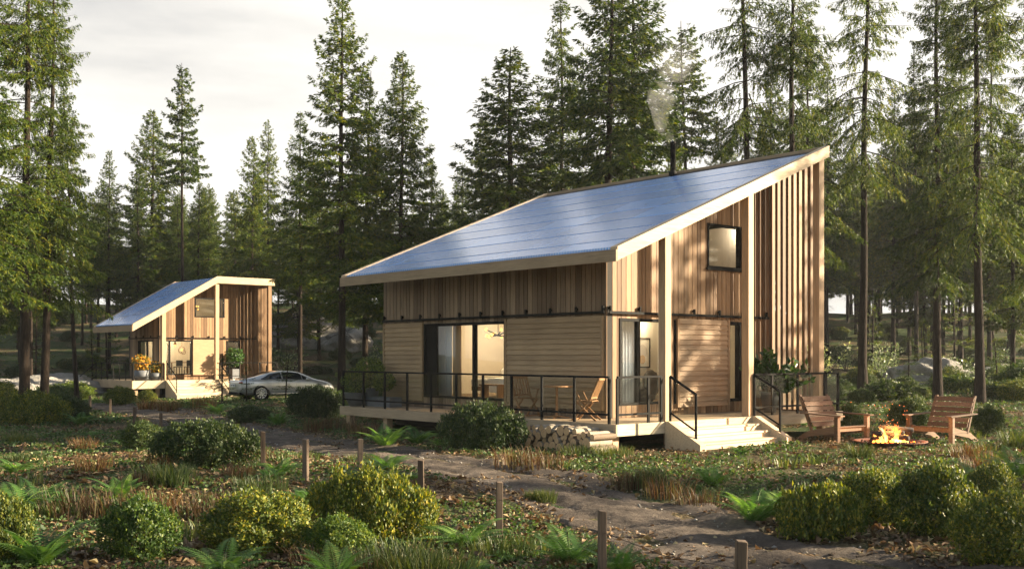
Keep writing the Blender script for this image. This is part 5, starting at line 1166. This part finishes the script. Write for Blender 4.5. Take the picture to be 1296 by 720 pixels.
def tuft_mesh(seed, n, h, spread, w=.006, lean=.5):
    q = np.random.default_rng(seed); a = q.uniform(0, 6.283, n); r = spread * np.sqrt(q.random(n)) * .5; bx, by = r * np.cos(a), r * np.sin(a); a2 = a + q.normal(0, .8, n); hh = h * q.uniform(.5, 1.1, n); ln = lean * q.uniform(.2, 1.1, n) * hh
    V = []
    for s in (0, .4, .75, 1.):
        cx = bx + np.cos(a2) * ln * s ** 2; cy = by + np.sin(a2) * ln * s ** 2; cz = hh * (s - .18 * s ** 3); ww = w * (1 - s) ** .6 + .0006
        V.append(np.stack([cx - np.sin(a2) * ww, cy + np.cos(a2) * ww, cz], -1)); V.append(np.stack([cx + np.sin(a2) * ww, cy - np.cos(a2) * ww, cz], -1))
    V = np.stack(V, 1).reshape(-1, 3); b = np.arange(n)[:, None] * 8; Fq = np.concatenate([np.concatenate([b + 2 * i, b + 2 * i + 1, b + 2 * i + 3, b + 2 * i + 2], 1) for i in range(3)])
    return V, Fq, np.repeat(q.random(n), 8)
def tuft_kind(seed, mat, n=150, h=.40, spread=.6, **k):
    V, Fq, rr = tuft_mesh(seed, n, h, spread, **k); o = mesh_obj('grass_tuft', V, Fq, rr, M[mat]); tag(o, 'x', 'grass tuft'); return Kind(o)
GK = {'r1': tuft_kind(1, 'grass_r', spread=.8), 'r2': tuft_kind(2, 'grass_r', 200, .36, .6), 'g1': tuft_kind(3, 'grass_g', 420, .26, .75, w=.005), 'g2': tuft_kind(4, 'grass_g', 380, .40, .5), 'y1': tuft_kind(5, 'grass_g', 260, .38, .5, lean=.8)}
GR = [('r1', 95, 652, 1.1, 'russet grass clump left of the bright green bush, leftmost of a row'), ('r1', 150, 652, 1.0, 'russet grass clump above the bright green bush, second of a row'), ('r2', 200, 650, 1., 'thin russet grass clump in the middle of the row above the yellow tipped bush'), ('r1', 252, 656, 1.0, 'russet grass clump just above the yellow tipped bush'), ('r1', 305, 650, .9, 'russet grass clump at the right end of the row above the yellow tipped bush'),
 ('r1', 655, 592, 1.2, 'russet grass clump right of the dense dark bush by the deck, left of two'), ('r1', 688, 594, 1.2, 'russet grass clump below the firewood stack, right of two'), ('r2', 798, 618, 1.0, 'russet grass on the bank right of the path, leftmost of three'), ('g2', 822, 618, 1., 'green grass between the russet clumps on the bank right of the path'), ('r1', 846, 628, .95, 'russet grass on the bank right of the path, rightmost of three'), ('r1', 884, 640, .8, 'small russet grass clump low on the bank by the two tall ferns'),
 ('r2', 118, 598, .9, 'small russet tuft alone on the shaded ground at the left'), ('r2', 302, 606, .8, 'small russet tuft under the long dark clipped bush'), ('g2', 215, 615, 1.0, 'dark green grass tuft in the middle of the shaded ground at the left'), ('g1', 330, 622, 1., 'dark low grass beside the tallest fence posts'), ('r1', 430, 545, 1.3, 'russet grass between the deck end and the path, left of two'), ('r2', 402, 546, 1.3, 'russet grass near the bush in front of the car, right of the path'), ('r2', 460, 552, 1.3, 'russet grass under the end of the deck'),
 ('y1', 1088, 582, 1.1, 'yellowish grass clump right of the fire, in front of the right lounge chair'), ('r2', 1228, 582, 1.2, 'russet grass clump right of the right lounge chair'), ('y1', 1284, 568, 1.4, 'sunlit yellow grass clump at the right edge'), ('r2', 1240, 598, 1.0, 'thin russet grass clump in front of the yellow one on the right'),
 ('g1', 500, 722, 1.2, 'pale green grass clump at the bottom edge, left of two'), ('g1', 545, 730, 1.2, 'pale green grass clump at the bottom edge, right of two'), ('g1', 630, 704, 1.1, 'soft green grass clump beside the second nearest fence post'), ('g2', 690, 636, .6, 'small green tuft in the middle of the dirt path'), ('g2', 676, 634, .5, 'smaller green tuft beside the one in the middle of the dirt path'), ('g1', 458, 585, .8, 'small green tuft by the path below the end of the deck'),
 ('g1', 775, 578, 1.1, 'short dark grass in front of the firewood stack'), ('g1', 735, 576, 1.1, 'short dark grass at the foot of the log ends'), ('r2', 215, 520, 1.6, 'russet grass by the steps of the far house, left clump'), ('r2', 190, 519, 1.6, 'russet grass under the deck of the far house'), ('r2', 258, 516, 1.6, 'russet grass in front of the steps of the far house, right clump'), ('g1', 25, 560, 1., 'green grass clump under the wide bush at the left edge')]
for k, px, py, s, lab in GR:
    x, y, z = gpx(px, py); GK[k].put((x, y, z - .01), random.uniform(0, 6), (s, s, s), lab)
def sapling_kind(seed, H=1.8):
    q = np.random.default_rng(seed); t = thing('sapling', 'x', 'sapling'); sb = MB(); parts = []
    for k in range(9):
        a = q.uniform(0, 6.28); e = q.uniform(.9, 1.45); L = H * q.uniform(.55, 1.); d = np.array([math.cos(a) * math.cos(e), math.sin(a) * math.cos(e), math.sin(e)]); sb.tube([(0, 0, -.1), tuple(d * L * .5), tuple(d * L)], [.014, .01, .004], 4)
        m = 46; tt = q.uniform(.2, 1.02, m); p = d * (L * tt)[:, None] + q.normal(size=(m, 3)) * .10; parts.append(leaves(p, d * .4 + q.normal(size=(m, 3)) * .8, q.uniform(.07, .13, m), .5, q))
    mesh_obj('foliage', *join(*parts), M['pale'], t); sb.build('stem', M['bark'], t); return Kind(t)
SP = [sapling_kind(1), sapling_kind(2, 1.5)]
for px, py, s, lab in [(1040, 482, 1.9, 'pale leaved sapling right behind the slatted screen'), (1112, 486, 1.5, 'pale leaved sapling right of the straightest bare trunk'), (1130, 478, 1.3, 'pale leaved sapling further back right of the straightest bare trunk'), (1238, 492, 1.2, 'pale leaved sapling at the foot of the thickest brown trunk'), (1200, 488, 1.1, 'pale leaved sapling between the two close trunks on the right'), (362, 484, 1.8, 'pale leaved sapling behind the silver car, right of the far house'), (470, 478, 1.4, 'pale leaved sapling behind the end of the deck'), (1275, 470, 1.4, 'pale leaved sapling at the right edge by the boulder'), (1070, 470, 1.5, 'pale leaved sapling in the middle distance left of the straightest bare trunk')]:
    x, y, z = gpx(px, py); SP[random.randrange(2)].put((x, y, z - .03), random.uniform(0, 6), (s, s, s), lab, 'pale leaved saplings')
yk = T['young']
for px, Y, s, lab in [(281, 47.5, .95, 'tiny young spruce in front of the far house steps, behind the car'), (312, 46.5, .75, 'tiny young spruce beside the rear wheel of the car'), (362, 46, .9, 'tiny young spruce in front of the door of the silver car'), (135, 68, 2., 'young spruce on the slope left of the far house'), (1150, 49, 1.2, 'small young spruce under the trees near the pale boulder'), (1262, 46, 1.1, 'small young spruce at the right edge behind the thickest trunk'), (500, 62, 2., 'young spruce behind the end of the large house')]:
    x, y, z = gat(px, Y); yk.put((x, y, z - .02), random.uniform(0, 6), (s, s, s * .75), lab)
for k in range(46):
    Y = 58 + 62 * rt_.random(); x, y, z = gat(rt_.uniform(-20, 1320), Y); v2, u2 = .757 * (x + 21.1) + .6536 * (y - 58.8), -.6536 * (x + 21.1) + .757 * (y - 58.8)
    if -3 < v2 < 11 and -5 < u2 < 8: continue
    s = rt_.uniform(.9, 2.2); yk.put((x, y, z - .05), rt_.uniform(0, 6), (s, s, s * rt_.uniform(.8, 1.1)), 'young spruce growing among the trunks of the forest' + (' on the left' if x < -8 else ' on the right' if x > 18 else ' behind the large house'), 'young spruces of the forest')
rq = random.Random(12); nq = 0
while nq < 60:
    Y = 9 + 24 * rq.random() ** 1.3; px = rq.uniform(0, 1290); x, y, z = gat(px, Y); v, u = house_local(x, y)
    if -2.2 < v < 7.5 and -3.4 < u < 9.5 or float(path_dist(x, y)) < 1.7 or math.hypot(x - FX, y - FY) < 2.2 or math.hypot(x - 7.6, y - 25) < 1.2 or math.hypot(x - 10, y - 24.7) < 1.2: continue
    nq += 1; kd = rq.choice(('r1', 'r2', 'g1', 'fern', 'fern')); s = rq.uniform(.35, .75); side = 'on the left side of the path' if px < 600 else 'on the right side of the path'
    if kd == 'fern': FK[rq.randrange(4)].put((x, y, z - .02), rq.uniform(0, 6), (s, s, s), 'very small young fern among the dead leaves ' + side, 'small young ferns of the clearing')
    else: GK[kd].put((x, y, z - .01), rq.uniform(0, 6), (s * 1.3, s * 1.3, s * 1.1), ('very small green' if kd == 'g1' else 'very small russet') + ' grass tuft among the dead leaves ' + side, 'small grass tufts of the clearing')
# ------------------------------------------------------------------ rocks, fence
ri = 0
def boulder(w, d, h, seed):
    rs = np.random.default_rng(seed); na, nr = 56, 30; a = np.linspace(0, 2 * np.pi, na, endpoint=False); th = np.linspace(.02, np.pi * .62, nr); A, TH = np.meshgrid(a, th)
    D = np.stack([np.sin(TH) * np.cos(A), np.sin(TH) * np.sin(A), np.cos(TH)], -1); q_ = np.ones(A.shape)
    for f, am in ((1.6, .22), (3.4, .13), (7, .06), (14, .025)):
        k = rs.normal(size=(3, 3)) * f; p = rs.uniform(0, 6, 3); t = np.sin(D @ k[0] + p[0]) * np.sin(D @ k[1] + p[1]) + .5 * np.sin(D @ k[2] + p[2]); q_ += am * (1.2 * np.abs(t) - .4)
    V = (D * q_[..., None] * np.array([w, d, h])).reshape(-1, 3); i, j = np.meshgrid(np.arange(na), np.arange(nr - 1)); F_ = np.stack([j * na + i, (j + 1) * na + i, (j + 1) * na + (i + 1) % na, j * na + (i + 1) % na], -1).reshape(-1, 4)
    return mesh_obj('boulder', V, F_, None, M['rock'], None, True)
for px, py, Y, w, h, lab in [(70, 463, 62, 3.4, .9, 'long flat pale boulder on the left slope behind the paired trunks'), (8, 468, 58, 2.4, .7, 'pale boulder at the left edge beside the long flat one'), (392, 444, 88, 3.6, 1.9, 'pale rock outcrop right of the far house above the silver car'), (358, 440, 90, 2.4, 1.5, 'pale rock at the left end of the outcrop above the silver car'), (436, 444, 87, 2.8, 1.3, 'pale rock between the outcrop and the large house'), (1178, 466, 56, 2.1, 1.3, 'large smooth pale boulder under the trees on the right'), (1275, 460, 60, 2.4, .9, 'long pale boulder at the right edge'), (1118, 456, 66, 1.3, .7, 'small pale rock left of the large smooth boulder')]:
    ri += 1; x, y, z = gat(px, Y); o = boulder(w, w * .7, h, ri); o.location = (x, y, z - .05); o.rotation_euler = (0, 0, ri); tag(o, lab, 'rock')
posts = [(762, 9.8), (632, 11.9), (534, 13.3), (455, 15.2), (387, 14.9), (333, 16.0), (286, 20.2), (241.7, 23.6), (204, 26.2), (171, 30), (139, 34), (114, 38.5), (87, 39.5), (66, 40.3), (45, 41), (25, 41.8), (935, 8.05)]
PL = ['second nearest', 'third nearest', 'fourth nearest', 'fifth nearest', 'rightmost of the two tall', 'leftmost of the two tall']
PLB = ['tall wooden fence post at the bottom edge, between the upright bright fern and the path', 'wooden fence post standing in the leaves, right of the dark green fern', 'wooden fence post half hidden by the right end of the large yellow green bush', 'wooden fence post whose top shows above the large yellow green bush', 'thin wooden fence post beside the light green fern, right of two tall ones', 'wooden fence post at the right end of the long dark clipped bush',
       'short wooden post behind the long dark clipped bush, nearest the path bend', 'short wooden post above the long dark bush, left of the path bend', 'short wooden post above the left end of the long dark bush', 'wooden post by the path left of the far house steps', 'wooden post between the far house deck and the small dark bush', 'wooden post directly below the far house deck corner', 'small distant post, first right of the two close trunks on the left', 'small distant post between the far left trunks', 'small distant post in front of the paired trunks', 'small distant post at the left edge', 'wooden post stub at the bottom edge in the dirt path on the right']
tops = []
for (px, Y), lab in zip(posts, PLB):
    x, y, z = gat(px, Y); h = .63 if Y < 18 else .58; mb = MB(); w = .036 if Y > 9 else .04; tl = random.uniform(-.025, .025)
    if px == 935: h = CAMZ + (HY - 683) / F_PX * Y - z
    mb.hexa([(-w, -w, -.3), (w, -w, -.3), (w, w, -.3), (-w, w, -.3), (-w + tl, -w, h), (w + tl, -w, h - .012), (w + tl, w, h - .004), (-w + tl, w, h)]); o = mb.build('fence_post', M['fencepost'], None, bevel=.006); o.location = (x, y, z); o.rotation_euler = (0, 0, random.uniform(-.4, .4)); tag(o, lab, 'fence post', 'wooden posts along the path'); tops.append(Vector((x, y, z + h * .68)))
order = [16, 0, 1, 2, 3, 5, 6, 7, 8, 9, 10, 11, 12, 13, 14, 15]; wm = MB()
for a, b in zip(order[:-1], order[1:]):
    p, q_ = tops[a], tops[b]; wm.tube([p, (p + q_) / 2 - Vector((0, 0, .06)), q_], .0035, 4, cap=False)
tag(wm.build('fence_wire', plain('rusty_wire', (.07, .05, .035), .8), None), 'thin slack wire strung from post to post along the path', 'wire')
# ------------------------------------------------------------------ ground scatter
def scatter(n, y0, y1, xr, power=1.7):
    q = np.random.default_rng(n); Y = y0 + (y1 - y0) * q.random(n) ** power; X = (q.random(n) * 2 - 1) * (.53 * Y + xr); return X, Y, q
def free(X, Y, pd_min):
    v, u = house_local(X, Y); ok = ~((v > -1.5) & (v < 7) & (u > -1.7) & (u < 9.1)) & ~((v > 0) & (v < 3.5) & (u > -2.7) & (u < -1.6)) & (np.hypot(X - FX, Y - FY) > .9)
    v2, u2 = .757 * (X + 21.1) + .6536 * (Y - 58.8), -.6536 * (X + 21.1) + .757 * (Y - 58.8); ok &= ~((v2 > -.2) & (v2 < 9) & (u2 > -1.8) & (u2 < 6.3))
    return ok & (path_dist(X, Y) > pd_min)
X, Y, q = scatter(150000, 6.5, 46, 1.); cl = vn(X * .9 + 5, Y * .9) + .55 * vn(X * 3.1, Y * 3.1 + 7); pd = path_dist(X, Y)
ok = free(X, Y, 0) & (cl > .58) & ((pd > 1.3) | ((q.random(len(X)) < .4) & (cl > .86)) | ((pd > .85) & (q.random(len(X)) < .7))); X, Y = X[ok], Y[ok]; n = len(X)
Z = g(X, Y) + .012 + .02 * q.random(n); d = np.stack([q.normal(size=n), q.normal(size=n), q.normal(0, .28, n)], -1)
d /= np.linalg.norm(d, axis=1)[:, None]; sd = np.cross(d, np.stack([q.normal(0, .3, n), q.normal(0, .3, n), np.ones(n)], -1)); sd /= np.linalg.norm(sd, axis=1)[:, None]; up = np.cross(sd, d)
ln = (.035 + .09 * q.random(n) ** 1.6)[:, None]; w = ln * .30; p = np.stack([X, Y, Z], -1); cu = q.uniform(-.1, .5, n)[:, None] * ln
V = np.stack([p, p + d * ln * .5 + sd * w + up * cu, p + d * ln + up * cu * .3, p + d * ln * .5, p + d * ln * .5 - sd * w + up * cu], 1).reshape(-1, 3); b = np.arange(n)[:, None] * 5
Fq = np.concatenate([np.concatenate([b, b + 3, b + 2, b + 1], 1), np.concatenate([b, b + 4, b + 2, b + 3], 1)]); tag(mesh_obj('leaf_litter', V, Fq, np.repeat(q.random(n), 5), M['litter']), 'dry brown and yellow leaves scattered over the clearing and the path edges', 'leaves', kind='stuff')
X, Y, q = scatter(90000, 6.5, 60, 1., 1.5); cl = vn(X * .55 + 31, Y * .55) + .5 * vn(X * 2.4 + 9, Y * 2.4 + 17); ok = free(X, Y, 1.35) & (cl > .67); X, Y = X[ok], Y[ok]; n = len(X); k = 3
Xr = np.repeat(X, k) + q.normal(0, .02, n * k); Yr = np.repeat(Y, k) + q.normal(0, .02, n * k); Zr = g(Xr, Yr) + np.repeat(q.uniform(.01, .075, n), k); d = np.stack([q.normal(size=n * k), q.normal(size=n * k), q.uniform(-.1, .8, n * k)], -1)
sz = np.repeat(q.uniform(.03, .06, n) * np.interp(Y, [8, 50], [.85, 2.1]), k); V, Fq, rr = leaves(np.stack([Xr, Yr, Zr], -1), d, sz, .7, q); tag(mesh_obj('ground_cover', V, Fq, rr, M['cover']), 'low green ground cover plants spreading over the clearing', 'ground cover', kind='stuff')
X, Y, q = scatter(800, 6.5, 70, 1., 1.3); ok = free(X, Y, 1.5) & (vn(X * .4 + 3, Y * .4 + 8) > .52); X, Y = X[ok], Y[ok]; parts = [tuft_mesh(100 + i, 45, .14, .3) for i in range(5)]; P = []
for i, (x, y, z) in enumerate(zip(X, Y, g(X, Y))):
    v, f_, r = parts[i % 5]; s = random.uniform(.6, 1.5) * (1 + y / 60); a = random.uniform(0, 6.28); c_, s_ = math.cos(a), math.sin(a); P.append((np.stack([v[:, 0] * c_ - v[:, 1] * s_, v[:, 0] * s_ + v[:, 1] * c_, v[:, 2]], -1) * s + np.array([x, y, z]), f_, r))
tag(mesh_obj('grass', *join(*P), M['grass_g']), 'thin green grass growing between the bushes', 'grass', kind='stuff')
q = np.random.default_rng(78); n = 2600; ti = q.integers(0, len(PD) - 4, n); t_ = q.random(n); A = PD[ti] * (1 - t_)[:, None] + PD[ti + 1] * t_[:, None] + q.normal(0, .75, (n, 2)); r_ = .006 + .022 * q.random(n) ** 3; st8 = np.array([(1, 0, 0), (0, 1, 0), (-1, 0, 0), (0, -1, 0), (0, 0, .8), (0, 0, -.6)]); sc8 = r_[:, None, None] * q.uniform(.6, 1.3, (n, 1, 3))
V = (st8[None] * sc8 + np.stack([A[:, 0], A[:, 1], g(A[:, 0], A[:, 1]) + .022], -1)[:, None]).reshape(-1, 3); tri = np.array([(0, 1, 4), (1, 2, 4), (2, 3, 4), (3, 0, 4), (1, 0, 5), (2, 1, 5), (3, 2, 5), (0, 3, 5)]); Fq = (np.arange(n)[:, None, None] * 6 + tri[None]).reshape(-1, 3)
tag(mesh_obj('pebbles', V, Fq, None, M['rock'], None, False), 'small pebbles strewn along the dirt path', 'pebbles', kind='stuff')
tw = MB(); q = np.random.default_rng(77)
for _ in range(420):
    y = 7 + 26 * q.random() ** 1.5; x = (q.random() * 2 - 1) * .5 * y
    if not bool(free(np.array([x]), np.array([y]), 0)[0]): continue
    a = q.uniform(0, 6.28); L = q.uniform(.15, .8); pts = [(x + L * s * math.cos(a) + .03 * math.sin(s * 5 + x), y + L * s * math.sin(a), gz(x + L * s * math.cos(a), y + L * s * math.sin(a)) + .022) for s in (0, .35, .7, 1)]; tw.tube(pts, [.009, .008, .006, .003], 5)
tag(tw.build('twigs', M['bark'], None), 'fallen twigs scattered over the ground and the path', 'twigs', kind='stuff')
# ------------------------------------------------------------------ light, sky, camera
sc = bpy.context.scene
EL, AZ = R(18.5), R(85)                                  # sun height, and its bearing clockwise from the view direction
sun_dir = Vector((math.sin(AZ) * math.cos(EL), math.cos(AZ) * math.cos(EL), math.sin(EL)))
l = bpy.data.lights.new('sun', 'SUN'); l.energy = 5.; l.angle = R(.5); l.color = (1, .83, .58)
o = bpy.data.objects.new('sun', l); C.objects.link(o); o.rotation_euler = (-sun_dir).to_track_quat('-Z', 'Y').to_euler(); o.location = (40, 20, 40)
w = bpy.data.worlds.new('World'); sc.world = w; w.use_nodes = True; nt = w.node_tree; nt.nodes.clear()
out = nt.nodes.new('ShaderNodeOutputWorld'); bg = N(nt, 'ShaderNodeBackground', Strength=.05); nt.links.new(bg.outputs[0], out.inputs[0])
sky = nt.nodes.new('ShaderNodeTexSky'); sky.sky_type = 'NISHITA'; sky.sun_disc = False; sky.sun_elevation = EL; sky.sun_rotation = AZ; sky.air_density = 1.2; sky.dust_density = 1.5
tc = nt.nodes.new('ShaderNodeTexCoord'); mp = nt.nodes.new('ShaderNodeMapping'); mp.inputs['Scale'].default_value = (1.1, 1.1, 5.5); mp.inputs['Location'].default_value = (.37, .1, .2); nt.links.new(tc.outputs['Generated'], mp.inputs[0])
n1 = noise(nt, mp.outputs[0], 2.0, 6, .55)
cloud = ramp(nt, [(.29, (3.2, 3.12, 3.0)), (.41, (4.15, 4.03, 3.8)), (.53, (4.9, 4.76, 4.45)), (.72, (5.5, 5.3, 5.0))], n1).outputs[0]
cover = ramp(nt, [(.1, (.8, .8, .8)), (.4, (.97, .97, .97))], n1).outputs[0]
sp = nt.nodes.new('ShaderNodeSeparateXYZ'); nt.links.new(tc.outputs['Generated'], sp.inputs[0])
band = ramp(nt, [(.50, (1, 1, 1)), (.70, (.28, .28, .28)), (.88, (.12, .12, .12))], sp.outputs[2]).outputs[0]      # cloud thinned in the unseen sky overhead to cut the ambient light
nt.links.new(mix_rgb(nt, sky.outputs[0], cloud, mix_rgb(nt, mix_rgb(nt, cover, band, 1., 'MULTIPLY'), ramp(nt, [(.25, (.3, .3, .3)), (.6, (1, 1, 1))], math_n(nt, 'MULTIPLY', math_n(nt, 'ADD', sp.outputs[1], 1.), .5)).outputs[0], 1., 'MULTIPLY')), bg.inputs[0])  # cloud also thinned behind the camera, out of view, for deeper contrast
hz = MB(); hz.box(-262, 262, -82, 422, -2.2, 38); m, nt2, out2 = new_mat('haze_air'); pv = N(nt2, 'ShaderNodeVolumePrincipled', Density=.00026, Anisotropy=.3); pv.inputs['Color'].default_value = (.93, .95, .97, 1); nt2.links.new(pv.outputs[0], out2.inputs['Volume'])
tag(hz.build('haze', m, None), kind='stuff')
cam = bpy.data.cameras.new('camera'); co = bpy.data.objects.new('camera', cam); C.objects.link(co); sc.camera = co
co.location = (0, 0, CAMZ); co.rotation_euler = (R(90), 0, 0); cam.sensor_width = 36; cam.lens = F_PX / 1296 * 36; cam.shift_y = (HY - 360) / 1296; cam.clip_end = 3000; cam.clip_start = .1
sc.view_settings.view_transform = 'Standard'; sc.view_settings.look = 'None'; sc.view_settings.gamma = 1; sc.view_settings.exposure = 2.2
sc.render.engine = 'CYCLES'; sc.cycles.max_bounces = 8; sc.cycles.transparent_max_bounces = 16; sc.cycles.volume_step_rate = 2.
